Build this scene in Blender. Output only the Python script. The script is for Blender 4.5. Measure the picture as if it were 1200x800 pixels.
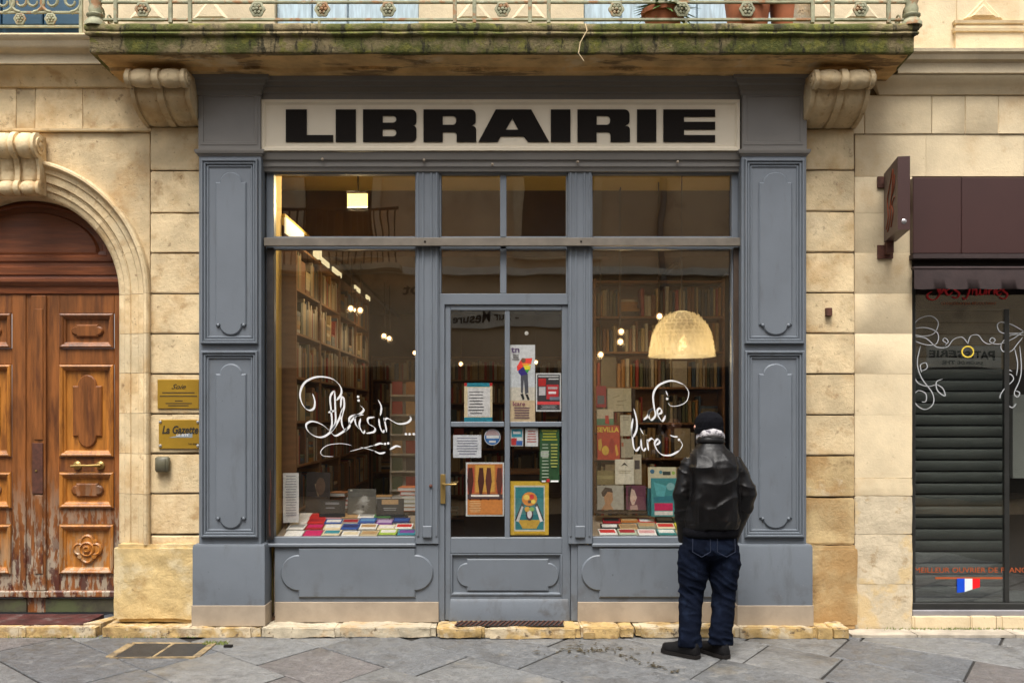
import bpy, bmesh, math, random
from mathutils import Vector, Matrix, noise

for _o in list(bpy.data.objects):
    bpy.data.objects.remove(_o, do_unlink=True)
SC = bpy.context.scene
COL = SC.collection
RAD = math.radians
rnd = random.Random(11)

# ------------------------------------------------------------------ camera
EYE, DIST, FPX = 1.68, 7.5, 1120.0        # eye height, distance to the wall plane, focal length in photo pixels
cam_d = bpy.data.cameras.new('camera')
cam = bpy.data.objects.new('camera', cam_d)
COL.objects.link(cam)
cam.location = (0, -DIST, EYE)
cam.rotation_euler = (RAD(90), 0, 0)
cam_d.sensor_width = 36
cam_d.lens = 36 * FPX / 1200
cam_d.shift_y = 88 / 1200
cam_d.clip_end = 500
SC.camera = cam

# ------------------------------------------------------------------ sky, sun, exposure
SUN_EL, SUN_AZ = 64, 12
w = bpy.data.worlds.new('World')
SC.world = w
w.use_nodes = True
nt = w.node_tree
nt.nodes.clear()
sky = nt.nodes.new('ShaderNodeTexSky')
sky.sky_type = 'NISHITA'
sky.sun_disc = False
sky.sun_elevation = RAD(SUN_EL)
sky.sun_rotation = RAD(180 + SUN_AZ)
sky.dust_density = 4.0
hs = nt.nodes.new('ShaderNodeHueSaturation')      # overcast: a nearly grey sky
hs.inputs['Saturation'].default_value = 0.22
bg = nt.nodes.new('ShaderNodeBackground')
bg.inputs['Strength'].default_value = 0.095
wo = nt.nodes.new('ShaderNodeOutputWorld')
nt.links.new(sky.outputs[0], hs.inputs['Color'])
nt.links.new(hs.outputs[0], bg.inputs[0])
nt.links.new(bg.outputs[0], wo.inputs[0])
sun_d = bpy.data.lights.new('sun', 'SUN')
sun_d.energy = 1.5
sun_d.angle = RAD(28)
sun_d.color = (1.0, 0.96, 0.9)
sun = bpy.data.objects.new('sun', sun_d)
COL.objects.link(sun)
sun.rotation_euler = (RAD(90 - SUN_EL), 0, RAD(-SUN_AZ))
sun.location = (-3, -12, 20)
SC.view_settings.view_transform = 'Standard'
SC.view_settings.look = 'None'
SC.view_settings.exposure = 1.55
SC.view_settings.gamma = 1
SC.view_settings.use_curve_mapping = False
SC.render.engine = 'CYCLES'
SC.cycles.use_denoising = True
SC.cycles.max_bounces = 8
SC.cycles.transparent_max_bounces = 12
SC.cycles.sample_clamp_indirect = 4
SC.cycles.caustics_reflective = False
SC.cycles.caustics_refractive = False

# ------------------------------------------------------------------ measuring: a photo pixel at depth Y -> metres
def X(px, Y=0.0): return (px - 600) * (DIST + Y) / FPX
def Z(py, Y=0.0): return EYE - (py - 488) * (DIST + Y) / FPX
def XZ(p, Y=0.0): return (X(p[0], Y), Z(p[1], Y))

# ------------------------------------------------------------------ materials
def _n(nt, t, **kw):
    n = nt.nodes.new(t)
    for k, v in kw.items():
        setattr(n, k, v)
    return n

def mat(name, col, rough=.6, metal=0., var=.12, vs=5., stretch=(1, 1, 1), bump=0., bs=60., bstretch=None, orand=0.,
        stains=(), spec=.5, emit=None, palette=None, coat=0., wave=None, rvar=0.):
    """procedural surface: mottled base, per-object tint, stains [(colour, scale, lo, hi, amount, zlo, zhi, stretch)], relief"""
    m = bpy.data.materials.new(name)
    m.use_nodes = True
    nt = m.node_tree
    L = nt.links.new
    b = nt.nodes['Principled BSDF']
    b.inputs['Roughness'].default_value = rough
    b.inputs['Metallic'].default_value = metal
    b.inputs['Specular IOR Level'].default_value = spec
    if coat:
        b.inputs['Coat Weight'].default_value = coat
        b.inputs['Coat Roughness'].default_value = .25
    if emit:
        b.inputs['Emission Color'].default_value = (*emit[0], 1)
        b.inputs['Emission Strength'].default_value = emit[1]
    geo = _n(nt, 'ShaderNodeNewGeometry')
    info = _n(nt, 'ShaderNodeObjectInfo')

    def mapped(st, shift=True):
        mp = _n(nt, 'ShaderNodeMapping')
        mp.inputs['Scale'].default_value = st
        L(geo.outputs['Position'], mp.inputs['Vector'])
        if shift:
            mul = _n(nt, 'ShaderNodeMath', operation='MULTIPLY')
            mul.inputs[1].default_value = 37.
            L(info.outputs['Random'], mul.inputs[0])
            L(mul.outputs[0], mp.inputs['Location'])
        return mp.outputs[0]

    def noise_node(vec, sc, det=5., ro=.6):
        n = _n(nt, 'ShaderNodeTexNoise')
        n.inputs['Scale'].default_value = sc
        n.inputs['Detail'].default_value = det
        n.inputs['Roughness'].default_value = ro
        L(vec, n.inputs['Vector'])
        return n.outputs['Fac']

    def ramp01(fac, lo, hi, a=0., bb=1.):
        r = _n(nt, 'ShaderNodeMapRange', interpolation_type='SMOOTHSTEP')
        r.inputs['From Min'].default_value = lo
        r.inputs['From Max'].default_value = hi
        r.inputs['To Min'].default_value = a
        r.inputs['To Max'].default_value = bb
        L(fac, r.inputs['Value'])
        return r.outputs[0]

    def mix(fac, a, bcol, blend='MIX'):
        x = _n(nt, 'ShaderNodeMix', data_type='RGBA', blend_type=blend)
        for sock, val in ((x.inputs[0], fac), (x.inputs[6], a), (x.inputs[7], bcol)):
            if isinstance(val, (int, float)):
                sock.default_value = val
            elif isinstance(val, tuple):
                sock.default_value = (*val[:3], 1)
            else:
                L(val, sock)
        return x.outputs[2]

    if palette:
        cr = _n(nt, 'ShaderNodeValToRGB')
        cr.color_ramp.interpolation = 'CONSTANT'
        els = cr.color_ramp.elements
        els[0].position = 0
        els[0].color = (*palette[0], 1)
        els[1].position = 1 / len(palette)
        els[1].color = (*palette[1], 1)
        for i, c in enumerate(palette[2:], 2):
            e = els.new(i / len(palette))
            e.color = (*c, 1)
        L(info.outputs['Random'], cr.inputs[0])
        cur = cr.outputs[0]
    else:
        cur = tuple(col)
    if var:
        f = noise_node(mapped(stretch), vs)
        k = ramp01(f, .28, .72, 1 - var, 1 + var)
        gr = _n(nt, 'ShaderNodeCombineColor')
        for i in range(3):
            L(k, gr.inputs[i])
        cur = mix(1., cur, gr.outputs[0], 'MULTIPLY')
    if orand:
        k = ramp01(info.outputs['Random'], 0, 1, 1 - orand, 1 + orand)
        gr = _n(nt, 'ShaderNodeCombineColor')
        for i in range(3):
            L(k, gr.inputs[i])
        cur = mix(1., cur, gr.outputs[0], 'MULTIPLY')
    for s in stains:
        c, sc, lo, hi, amt = s[:5]
        st = s[7] if len(s) > 7 else (1, 1, 1)
        f = noise_node(mapped(st), sc, 6., .65)
        k = ramp01(f, lo, hi, 0, amt)
        if len(s) > 6 and s[5] is not None:
            sx = _n(nt, 'ShaderNodeSeparateXYZ')
            L(geo.outputs['Position'], sx.inputs[0])
            zz = ramp01(sx.outputs[2], s[5], s[6])
            mu = _n(nt, 'ShaderNodeMath', operation='MULTIPLY')
            L(k, mu.inputs[0])
            L(zz, mu.inputs[1])
            k = mu.outputs[0]
        cur = mix(k, cur, tuple(c))
    if isinstance(cur, tuple):
        b.inputs['Base Color'].default_value = (*cur, 1)
    else:
        L(cur, b.inputs['Base Color'])
    if rvar:
        f = noise_node(mapped((1, 1, 1)), 9.)
        L(ramp01(f, .3, .7, max(.05, rough - rvar), min(1, rough + rvar)), b.inputs['Roughness'])
    if bump:
        f = noise_node(mapped(bstretch or (1, 1, 1)), bs, 6., .7)
        bp = _n(nt, 'ShaderNodeBump')
        bp.inputs['Strength'].default_value = min(1., bump)
        bp.inputs['Distance'].default_value = .01 * max(1., bump)
        L(f, bp.inputs['Height'])
        L(bp.outputs[0], b.inputs['Normal'])
    return m

def flat(name, col, rough=.6, **kw):
    kw.setdefault('var', 0)
    return mat(name, col, rough, **kw)

def emissive(name, col, strength):
    return flat(name, (.8, .8, .8), .5, emit=(col, strength))

def glass_mat(name, tint=(1, 1, 1), gain=1.5):
    m = bpy.data.materials.new(name)
    m.use_nodes = True
    nt = m.node_tree
    nt.nodes.clear()
    out = _n(nt, 'ShaderNodeOutputMaterial')
    mx = _n(nt, 'ShaderNodeMixShader')
    tr = _n(nt, 'ShaderNodeBsdfTransparent')
    tr.inputs[0].default_value = (*tint, 1)
    gl = _n(nt, 'ShaderNodeBsdfGlossy')
    gl.inputs['Roughness'].default_value = .0
    gl.inputs['Color'].default_value = (1, 1, 1, 1)
    fr = _n(nt, 'ShaderNodeFresnel')
    gb = _n(nt, 'ShaderNodeNewGeometry')
    io = _n(nt, 'ShaderNodeMath', operation='MULTIPLY_ADD')      # a thin pane reflects alike from both sides
    io.inputs[1].default_value = 1 / 1.5 - 1.5
    io.inputs[2].default_value = 1.5
    nt.links.new(gb.outputs['Backfacing'], io.inputs[0])
    nt.links.new(io.outputs[0], fr.inputs['IOR'])
    mu = _n(nt, 'ShaderNodeMath', operation='MULTIPLY', use_clamp=True)
    mu.inputs[1].default_value = gain
    # old float glass: a very slight waviness
    geo = _n(nt, 'ShaderNodeNewGeometry')
    ns = _n(nt, 'ShaderNodeTexNoise')
    ns.inputs['Scale'].default_value = 2.2
    ns.inputs['Detail'].default_value = 1.
    bp = _n(nt, 'ShaderNodeBump')
    bp.inputs['Strength'].default_value = .03
    bp.inputs['Distance'].default_value = .05
    nt.links.new(geo.outputs['Position'], ns.inputs['Vector'])
    nt.links.new(ns.outputs[0], bp.inputs['Height'])
    nt.links.new(bp.outputs[0], gl.inputs['Normal'])
    nt.links.new(fr.outputs[0], mu.inputs[0])
    nt.links.new(mu.outputs[0], mx.inputs[0])
    nt.links.new(tr.outputs[0], mx.inputs[1])
    nt.links.new(gl.outputs[0], mx.inputs[2])
    nt.links.new(mx.outputs[0], out.inputs[0])
    return m

CREAM = (.63, .49, .29)
OCHRE = (.42, .235, .075)
UMBER = (.16, .09, .04)
m_stone = mat('limestone', CREAM, .85, var=.17, vs=5, bump=.7, bs=38, orand=.13,
              stains=[(OCHRE, 2.4, .47, .72, .65), ((.33, .18, .06), 6., .54, .70, .55), (UMBER, 15., .61, .70, .6), ((.06, .04, .02), 44., .66, .72, .8), ((.27, .155, .065), 5., .46, .64, .6, 1.6, .6), ((.66, .56, .38), 1.3, .55, .7, .4)])
m_stone_smooth = mat('smooth limestone', (.64, .52, .335), .85, var=.12, vs=3, bump=.35, bs=45, orand=.05,
                     stains=[(OCHRE, 1.6, .52, .76, .5), ((.36, .2, .08), 5., .58, .74, .4), (UMBER, 14., .64, .74, .5)])
m_stone_worn = mat('worn limestone', (.52, .38, .19), .9, var=.2, vs=4, bump=.8, bs=30, orand=.08,
                   stains=[((.34, .185, .06), 2.2, .42, .66, .75), (UMBER, 5., .58, .74, .75), ((.60, .52, .38), 3., .6, .7, .5)])
m_stone_white = mat('pale cornice stone', (.63, .52, .35), .85, var=.12, vs=3, bump=.4, bs=40,
                    stains=[((.16, .11, .07), 6., .66, .78, .5, None, None, (1, 1, 3)), (OCHRE, 2, .58, .75, .4)])
m_mortar = mat('mortar', (.17, .12, .07), .95, bump=.4)
m_moss = mat('mossy stone', (.22, .17, .085), .95, var=.3, vs=9, bump=1.2, bs=35,
             stains=[((.075, .085, .012), 3.2, .40, .56, .92), ((.18, .17, .03), 12., .52, .64, .8), ((.03, .026, .012), 8., .53, .64, .9, None, None, (2, 2, .7)),
                     ((.36, .31, .17), 22., .64, .72, .6)])
m_soffit = mat('peeling soffit stone', (.60, .38, .155), .9, var=.25, vs=4, bump=.7, bs=22,
               stains=[((.14, .085, .04), 3.5, .52, .62, .8, None, None, (.6, 2, 2)), ((.68, .54, .33), 2.5, .56, .66, .6)])
m_grey = mat('blue grey paint', (.133, .150, .172), .42, var=.06, vs=2.5, bump=.08, bs=70, spec=.45,
             stains=[((.085, .088, .09), 4, .54, .75, .5, None, None, (2, 2, .5)), ((.07, .06, .05), 7, .50, .68, .6, .55, .1), ((.20, .21, .215), 30, .68, .73, .7), ((.05, .045, .04), 26, .69, .74, .7)])
m_greyshade = mat('grey paint in warm shade', (.165, .153, .138), .5, var=.08, vs=2, bump=.05, bs=60)  # same grey paint, with the warm shade under the balcony put into its colour
m_signcream = mat('cream sign paint', (.70, .615, .47), .55, var=.05, vs=1.5, stains=[((.52, .40, .24), 3, .6, .8, .35)])
m_black = flat('black sign paint', (.010, .007, .005), .7, spec=.15)
m_beige = mat('beige base board', (.33, .265, .195), .75, var=.12, vs=6, bump=.1, stains=[((.2, .16, .12), 4, .56, .75, .5)])
m_steel = mat('weathered steel', (.20, .175, .145), .45, metal=.6, var=.15, vs=8)
m_iron = mat('dark iron', (.035, .03, .028), .55, metal=.5, var=.2, vs=20)
m_rust = mat('rusty brown iron', (.085, .03, .018), .7, metal=.2, var=.3, vs=30)
m_rail = mat('weathered green iron', (.27, .265, .165), .7, var=.25, vs=14, bump=.2, stains=[((.30, .12, .035), 10, .52, .64, .8), ((.5, .48, .36), 16, .6, .7, .6)])
WOODST = (9, 9, .9)
m_wood = mat('varnished oak', (.200, .068, .016), .42, var=.38, vs=3, stretch=WOODST, bump=.25, bs=8, bstretch=(9, 9, .7), coat=.15,
             stains=[((.05, .014, .006), 2.2, .5, .68, .65, None, None, (5, 5, .8)),
                     ((.34, .285, .215), 8., .46, .54, .9, 1.35, .42, (3, 3, .7)),
                     ((.06, .013, .009), 7., .51, .57, .9, 1.1, .3, (2, 2, .8))])
m_wood_lt = mat('golden oak panel', (.37, .14, .022), .4, var=.3, vs=3, stretch=WOODST, bump=.2, bs=8, bstretch=(9, 9, .7), coat=.15,
                stains=[((.12, .036, .010), 2.5, .48, .66, .7, None, None, (5, 5, 1)),
                        ((.36, .27, .17), 8., .47, .56, .75, .95, .35, (3, 3, .7))])
m_wood_top = mat('red brown oak', (.165, .045, .012), .45, var=.3, vs=3, stretch=(.9, 9, 9), bump=.2, bs=8, bstretch=(.7, 9, 9), coat=.15)
m_board = mat('damp mossy board', (.055, .05, .03), .7, var=.4, vs=6, stains=[((.07, .09, .03), 3, .45, .6, .7)])
m_redmat = mat('dark red threshold stone', (.075, .022, .02), .45, var=.5, vs=7, bump=.4, stains=[((.15, .12, .11), 6, .55, .7, .7)])
m_brass = mat('aged brass', (.30, .20, .065), .45, metal=.7, var=.12, vs=5)
m_brass_plate = mat('brass plaque', (.40, .235, .025), .42, metal=.45, var=.12, vs=4)
m_slab = mat('paving stone', (.3, .3, .3), .48, var=.16, vs=14, bump=1.0, bs=34, rvar=.18,
             palette=[(.125, .129, .134), (.158, .160, .160), (.104, .108, .114), (.136, .138, .139), (.17, .170, .167), (.135, .124, .121), (.112, .116, .122), (.147, .145, .140)],
             stains=[((.07, .068, .066), 3.2, .52, .66, .65), ((.22, .21, .19), 9., .56, .68, .55), ((.04, .037, .033), 38., .56, .66, .65), ((.24, .235, .22), 55., .62, .7, .6), ((.2, .165, .11), 1.5, .58, .7, .4)])
m_slab_ochre = mat('ochre paving stone', (.36, .26, .13), .7, var=.2, vs=8, bump=.4)
m_joint = mat('dark joint sand', (.016, .014, .012), .9, var=.3, vs=20)
m_kerb_white = mat('pale step stone', (.46, .395, .285), .8, var=.2, vs=8, bump=.8, bs=24, stains=[((.2, .15, .09), 9, .55, .66, .7), (OCHRE, 4, .52, .66, .5), ((.07, .05, .03), 16, .6, .68, .8)])
m_kerb_yel = mat('yellow step stone', (.43, .29, .115), .8, var=.25, vs=8, bump=.9, bs=22, stains=[((.56, .48, .35), 5, .46, .6, .75), ((.25, .15, .06), 9, .52, .64, .7), ((.07, .045, .03), 14, .57, .66, .85)])
m_brown = mat('chocolate brown panel', (.044, .017, .015), .45, var=.06, vs=3)
m_valance = mat('brown awning canvas', (.032, .018, .017), .8, var=.2, vs=10, bump=.2)
m_alu = mat('dark bronze aluminium', (.03, .03, .028), .4, metal=.3)
m_slat = mat('grey shutter slat', (.092, .094, .088), .5, var=.1, vs=4)
m_glass = glass_mat('window glass', (.97, .975, .97), 2.3)
m_glass2 = glass_mat('shop glass', (.88, .90, .88), 2.6)
m_white = flat('white window paint', (.66, .66, .66), .7)
m_yellowpaint = flat('yellow window paint', (.75, .55, .06), .6)
m_orange = flat('orange lettering', (.36, .075, .016), .6)
m_redpaint = flat('red lettering', (.55, .02, .025), .5)
m_blue_shut = mat('dark blue shutter paint', (.02, .065, .11), .5, var=.1)
m_paleblue = mat('faded pale blue shutter', (.40, .50, .56), .7, var=.2, vs=5, stretch=(8, 8, 1), stains=[((.25, .28, .3), 4, .55, .68, .6, None, None, (4, 4, .6))])
m_terra = mat('terracotta', (.36, .115, .045), .8, var=.15, vs=10)
m_leaf = mat('leaf', (.06, .14, .022), .5, var=.3, vs=30)
m_yellowwall = mat('yellow painted plaster', (.60, .43, .11), .8, var=.05, vs=2)
m_brownwall = mat('shade brown plaster', (.09, .05, .024), .8, var=.08)  # brown puts the shade of the ceiling bulkhead into the colour; walls share it
m_shelfwood = mat('shelf wood', (.24, .12, .05), .55, var=.2, vs=3, stretch=(1, 1, 8))
m_floorwood = mat('shop floor', (.10, .055, .03), .5, var=.3, vs=4)
m_darkwood = mat('dark wood', (.045, .028, .018), .5, var=.2, vs=5)
m_paper = flat('paper', (.62, .61, .57), .8)
m_bulb = emissive('lit warm bulb', (1., .62, .24), 2.0)
m_flood = emissive('lit flood lamp', (1., .62, .2), .95)
m_tube = emissive('lit warm tube', (1., .82, .45), .35)
m_leather = mat('black leather', (.0035, .003, .0032), .40, var=.25, vs=8, bump=.35, bs=14, bstretch=(1.6, 1.6, .6), spec=.24, rvar=.06)
m_knit = mat('black knit', (.005, .005, .007), .95, spec=.1, bump=.9, bs=160, bstretch=(1, 1, .3))
m_denim = mat('dark blue denim', (.0034, .0056, .0135), .9, spec=.08, var=.35, vs=9, bump=.3, bs=220, stains=[((.010, .016, .034), 7, .52, .68, .7)])
m_boot = mat('black boot leather', (.005, .0045, .005), .6, spec=.2, var=.3, vs=20, bump=.3)
m_sole = flat('rubber sole', (.016, .014, .013), .85, spec=.1)
m_skin = mat('skin', (.52, .27, .19), .5, var=.06)
m_scarf = mat('white and grey scarf', (.42, .40, .41), .9, var=.1, vs=20, bump=.5, bs=60, stains=[((.07, .06, .08), 24, .52, .58, .9)])
m_opp = mat('tan plaster opposite', (.70, .53, .34), .9, var=.14, vs=1.2, stains=[((.2, .13, .08), 2, .55, .75, .5)])
m_opp_dark = mat('dark shop glass opposite', (.02, .02, .022), .15, spec=.5)
m_opp_sign = mat('pale sign band opposite', (.80, .74, .62), .7)

# ------------------------------------------------------------------ objects
WL = {}

def tag(o, label=None, cat=None, group=None, kind=None):
    if label: o['label'] = label
    if cat: o['category'] = cat
    if group: o['group'] = group
    if kind: o['kind'] = kind
    return o

def thing(name, label, cat, loc=(0, 0, 0), group=None):
    o = bpy.data.objects.new(name, None)
    o.empty_display_size = .1
    COL.objects.link(o)
    o.location = loc
    WL[o.name] = Vector(loc)
    return tag(o, label, cat, group)

def link_mesh(name, me, parent=None, base=None):
    o = bpy.data.objects.new(name, me)
    COL.objects.link(o)
    if parent is not None:
        o.parent = parent
        WL[o.name] = WL[parent.name].copy()
    else:
        o.location = base or (0, 0, 0)
        WL[o.name] = Vector(base or (0, 0, 0))
    return o

def finish(me, smooth=35):
    bm = bmesh.new()
    bm.from_mesh(me)
    bmesh.ops.recalc_face_normals(bm, faces=bm.faces)
    bm.to_mesh(me)
    bm.free()
    if smooth:
        me.shade_smooth()
        me.set_sharp_from_angle(angle=RAD(smooth))
    me.update()

class MB:
    """collects shapes in world metres; build() links them as one mesh object"""
    def __init__(s):
        s.v, s.f, s.mi, s.cur = [], [], [], 0

    def add(s, vs, fs):
        b = len(s.v)
        s.v += [tuple(p) for p in vs]
        for f in fs:
            s.f.append(tuple(b + i for i in f))
            s.mi.append(s.cur)
        return s

    def box(s, x0, x1, y0, y1, z0, z1, c=0.):
        if x1 < x0: x0, x1 = x1, x0
        if y1 < y0: y0, y1 = y1, y0
        if z1 < z0: z0, z1 = z1, z0
        if c <= 0:
            v = [(x, y, z) for z in (z0, z1) for y in (y0, y1) for x in (x0, x1)]
            return s.add(v, [(0, 1, 5, 4), (2, 6, 7, 3), (0, 4, 6, 2), (1, 3, 7, 5), (0, 2, 3, 1), (4, 5, 7, 6)])
        c = min(c, (x1 - x0) * .45, (y1 - y0) * .45, (z1 - z0) * .45)
        v = []
        for (zz, zi) in ((z0, c), (z1, -c)):
            for (yy, yi) in ((y0, c), (y1, -c)):
                for (xx, xi) in ((x0, c), (x1, -c)):
                    v += [(xx, yy + yi, zz + zi), (xx + xi, yy, zz + zi), (xx + xi, yy + yi, zz)]
        def I(x, y, z, k): return (z * 4 + y * 2 + x) * 3 + k
        f = [(I(0, 0, 0, 0), I(0, 1, 0, 0), I(0, 1, 1, 0), I(0, 0, 1, 0)), (I(1, 0, 0, 0), I(1, 0, 1, 0), I(1, 1, 1, 0), I(1, 1, 0, 0)),
             (I(0, 0, 0, 1), I(0, 0, 1, 1), I(1, 0, 1, 1), I(1, 0, 0, 1)), (I(0, 1, 0, 1), I(1, 1, 0, 1), I(1, 1, 1, 1), I(0, 1, 1, 1)),
             (I(0, 0, 0, 2), I(1, 0, 0, 2), I(1, 1, 0, 2), I(0, 1, 0, 2)), (I(0, 0, 1, 2), I(0, 1, 1, 2), I(1, 1, 1, 2), I(1, 0, 1, 2))]
        for z in (0, 1):
            for y in (0, 1):
                f.append((I(0, y, z, 1), I(1, y, z, 1), I(1, y, z, 2), I(0, y, z, 2)))
            for x in (0, 1):
                f.append((I(x, 0, z, 0), I(x, 1, z, 0), I(x, 1, z, 2), I(x, 0, z, 2)))
        for y in (0, 1):
            for x in (0, 1):
                f.append((I(x, y, 0, 0), I(x, y, 1, 0), I(x, y, 1, 1), I(x, y, 0, 1)))
        for z in (0, 1):
            for y in (0, 1):
                for x in (0, 1):
                    f.append((I(x, y, z, 0), I(x, y, z, 1), I(x, y, z, 2)))
        return s.add(v, f)

    def pb(s, px0, py0, px1, py1, y0, y1, c=.004):
        """box whose front face covers a photo rectangle at depth y0"""
        return s.box(X(px0, y0), X(px1, y0), y0, y1, Z(py1, y0), Z(py0, y0), c)

    def loops(s, loops, cap0=True, cap1=True, closed=True):
        n = len(loops[0])
        v = [p for l in loops for p in l]
        f = []
        for k in range(len(loops) - 1):
            for i in range(n if closed else n - 1):
                j = (i + 1) % n
                f.append((k * n + i, k * n + j, (k + 1) * n + j, (k + 1) * n + i))
        if cap0: f.append(tuple(reversed(range(n))))
        if cap1: f.append(tuple(range((len(loops) - 1) * n, len(loops) * n)))
        return s.add(v, f)

    def prism(s, poly, yf, yb, bev=0., inset=None):
        """(x, z) outline: front face at yf, back at yb, front edge chamfered by bev"""
        ls = [[(x, yb, z) for x, z in poly]]
        if bev:
            ls.append([(x, yf + bev, z) for x, z in poly])
            ls.append([(x, yf, z) for x, z in offset(poly, inset or bev)])
        else:
            ls.append([(x, yf, z) for x, z in poly])
        return s.loops(ls)

    def stack(s, x0, x1, yf, yb, prof):
        """mouldings round three sides of a block: prof is [(projection, z)]"""
        return s.loops([[(x0 - p, yf - p, z), (x1 + p, yf - p, z), (x1 + p, yb, z), (x0 - p, yb, z)] for p, z in prof])

    def frame(s, x0, x1, z0, z1, prof, fill=False):
        """mitred moulding round a rectangle: prof is [(inset, y)] from the outer edge inwards"""
        ls = [[(x0 + d, y, z0 + d), (x1 - d, y, z0 + d), (x1 - d, y, z1 - d), (x0 + d, y, z1 - d)] for d, y in prof]
        return s.loops(ls, False, fill)

    def pframe(s, px0, py0, px1, py1, Y, prof, fill=False):
        return s.frame(X(px0, Y), X(px1, Y), Z(py1, Y), Z(py0, Y), prof, fill)

    def lathe(s, prof, c=(0, 0, 0), seg=16, axis='Z', mod=None, caps=True):
        ls = []
        for r, h in prof:
            l = []
            for i in range(seg):
                a = 2 * math.pi * i / seg
                rr = r * (mod(a) if mod else 1)
                p = (rr * math.cos(a), rr * math.sin(a), h)
                if axis == 'Y': p = (p[0], -h, p[1])       # h grows towards the street
                if axis == 'X': p = (h, p[0], p[1])
                l.append((p[0] + c[0], p[1] + c[1], p[2] + c[2]))
            ls.append(l)
        return s.loops(ls, caps, caps)

    def tube(s, pts, r, seg=8, caps=True):
        pts = [Vector(p) for p in pts]
        rs = r if isinstance(r, (list, tuple)) else [r] * len(pts)
        ls = []
        up = None
        for i, p in enumerate(pts):
            t = (pts[min(i + 1, len(pts) - 1)] - pts[max(i - 1, 0)]).normalized()
            if up is None:
                up = Vector((0, 0, 1)) if abs(t.z) < .9 else Vector((1, 0, 0))
            a = t.cross(up)
            if a.length < 1e-4: a = t.orthogonal()
            a.normalize()
            b = t.cross(a).normalized()
            up = -b
            l = []
            for k in range(seg):
                q = 2 * math.pi * k / seg
                rr = rs[i]
                ra, rb = rr if isinstance(rr, tuple) else (rr, rr)
                l.append(p + a * (ra * math.cos(q)) + b * (rb * math.sin(q)))
            ls.append(l)
        return s.loops(ls, caps, caps)

    def ribbon(s, pts, Y, wmax, wmin=.4, nib=-40, conv=None, thick=.0012):
        """a painted stroke: pts in photo pixels, width in pixels from a broad nib"""
        if conv: pts = [conv(p) for p in pts]
        P = catmull(pts, 7)
        sc = (DIST + Y) / FPX
        A, B = [], []
        n = len(P)
        for i, p in enumerate(P):
            q0, q1 = P[max(i - 1, 0)], P[min(i + 1, n - 1)]
            dx, dy = q1[0] - q0[0], q1[1] - q0[1]
            l = math.hypot(dx, dy) or 1
            th = math.degrees(math.atan2(-dy, dx))
            wd = wmin + (wmax - wmin) * abs(math.sin(math.radians(th - nib)))
            e = min(1, .25 + i / 4, .25 + (n - 1 - i) / 4)
            nx, ny = -dy / l * wd * e / 2, dx / l * wd * e / 2
            A.append((p[0] + nx, p[1] + ny))
            B.append((p[0] - nx, p[1] - ny))
        f = lambda p, y: (X(p[0], Y), y, Z(p[1], Y))
        ls = [[f(a, Y), f(b, Y), f(b, Y + thick), f(a, Y + thick)] for a, b in zip(A, B)]
        return s.loops(ls)

    def dot(s, px, py, r, Y, thick=.0012, seg=10):
        ls = [[(X(px + r * math.cos(6.2832 * k / seg), Y), y, Z(py + r * math.sin(6.2832 * k / seg), Y)) for k in range(seg)] for y in (Y + thick, Y)]
        return s.loops(ls)

    def build(s, name, m, parent=None, smooth=35, base=None):
        if parent is not None:
            off = WL[parent.name]
        else:
            if base is None:
                xs, ys, zs = zip(*s.v)
                base = Vector(((min(xs) + max(xs)) / 2, (min(ys) + max(ys)) / 2, min(zs)))
            off = Vector(base)
        me = bpy.data.meshes.new(name)
        me.from_pydata([(p[0] - off.x, p[1] - off.y, p[2] - off.z) for p in s.v], [], s.f)
        for mm in (m if isinstance(m, (list, tuple)) else [m]):
            me.materials.append(mm)
        if isinstance(m, (list, tuple)):
            me.polygons.foreach_set('material_index', s.mi)
        finish(me, smooth)
        return link_mesh(name, me, parent, off if parent is None else None)

def offset(poly, d):
    n = len(poly)
    area = sum(poly[i][0] * poly[(i + 1) % n][1] - poly[(i + 1) % n][0] * poly[i][1] for i in range(n))
    sg = 1 if area > 0 else -1
    out = []
    for i in range(n):
        p0, p1, p2 = poly[i - 1], poly[i], poly[(i + 1) % n]
        def nrm(a, b):
            l = math.hypot(b[0] - a[0], b[1] - a[1]) or 1
            return (-(b[1] - a[1]) / l * sg, (b[0] - a[0]) / l * sg)
        n0, n1 = nrm(p0, p1), nrm(p1, p2)
        bx, by = n0[0] + n1[0], n0[1] + n1[1]
        k = max(.35, (bx * n0[0] + by * n0[1]))
        out.append((p1[0] + bx / k * d, p1[1] + by / k * d))
    return out

def catmull(pts, n=6):
    if len(pts) < 3:
        a, b = pts
        return [(a[0] + (b[0] - a[0]) * i / n, a[1] + (b[1] - a[1]) * i / n) for i in range(n + 1)]
    out = []
    P = [pts[0]] + list(pts) + [pts[-1]]
    for i in range(1, len(P) - 2):
        p0, p1, p2, p3 = P[i - 1:i + 3]
        for k in range(n):
            t = k / n
            out.append(tuple(.5 * (2 * p1[j] + (p2[j] - p0[j]) * t + (2 * p0[j] - 5 * p1[j] + 4 * p2[j] - p3[j]) * t * t
                                   + (3 * p1[j] - p0[j] - 3 * p2[j] + p3[j]) * t ** 3) for j in range(len(p1))))
    out.append(tuple(pts[-1]))
    return out

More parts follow.
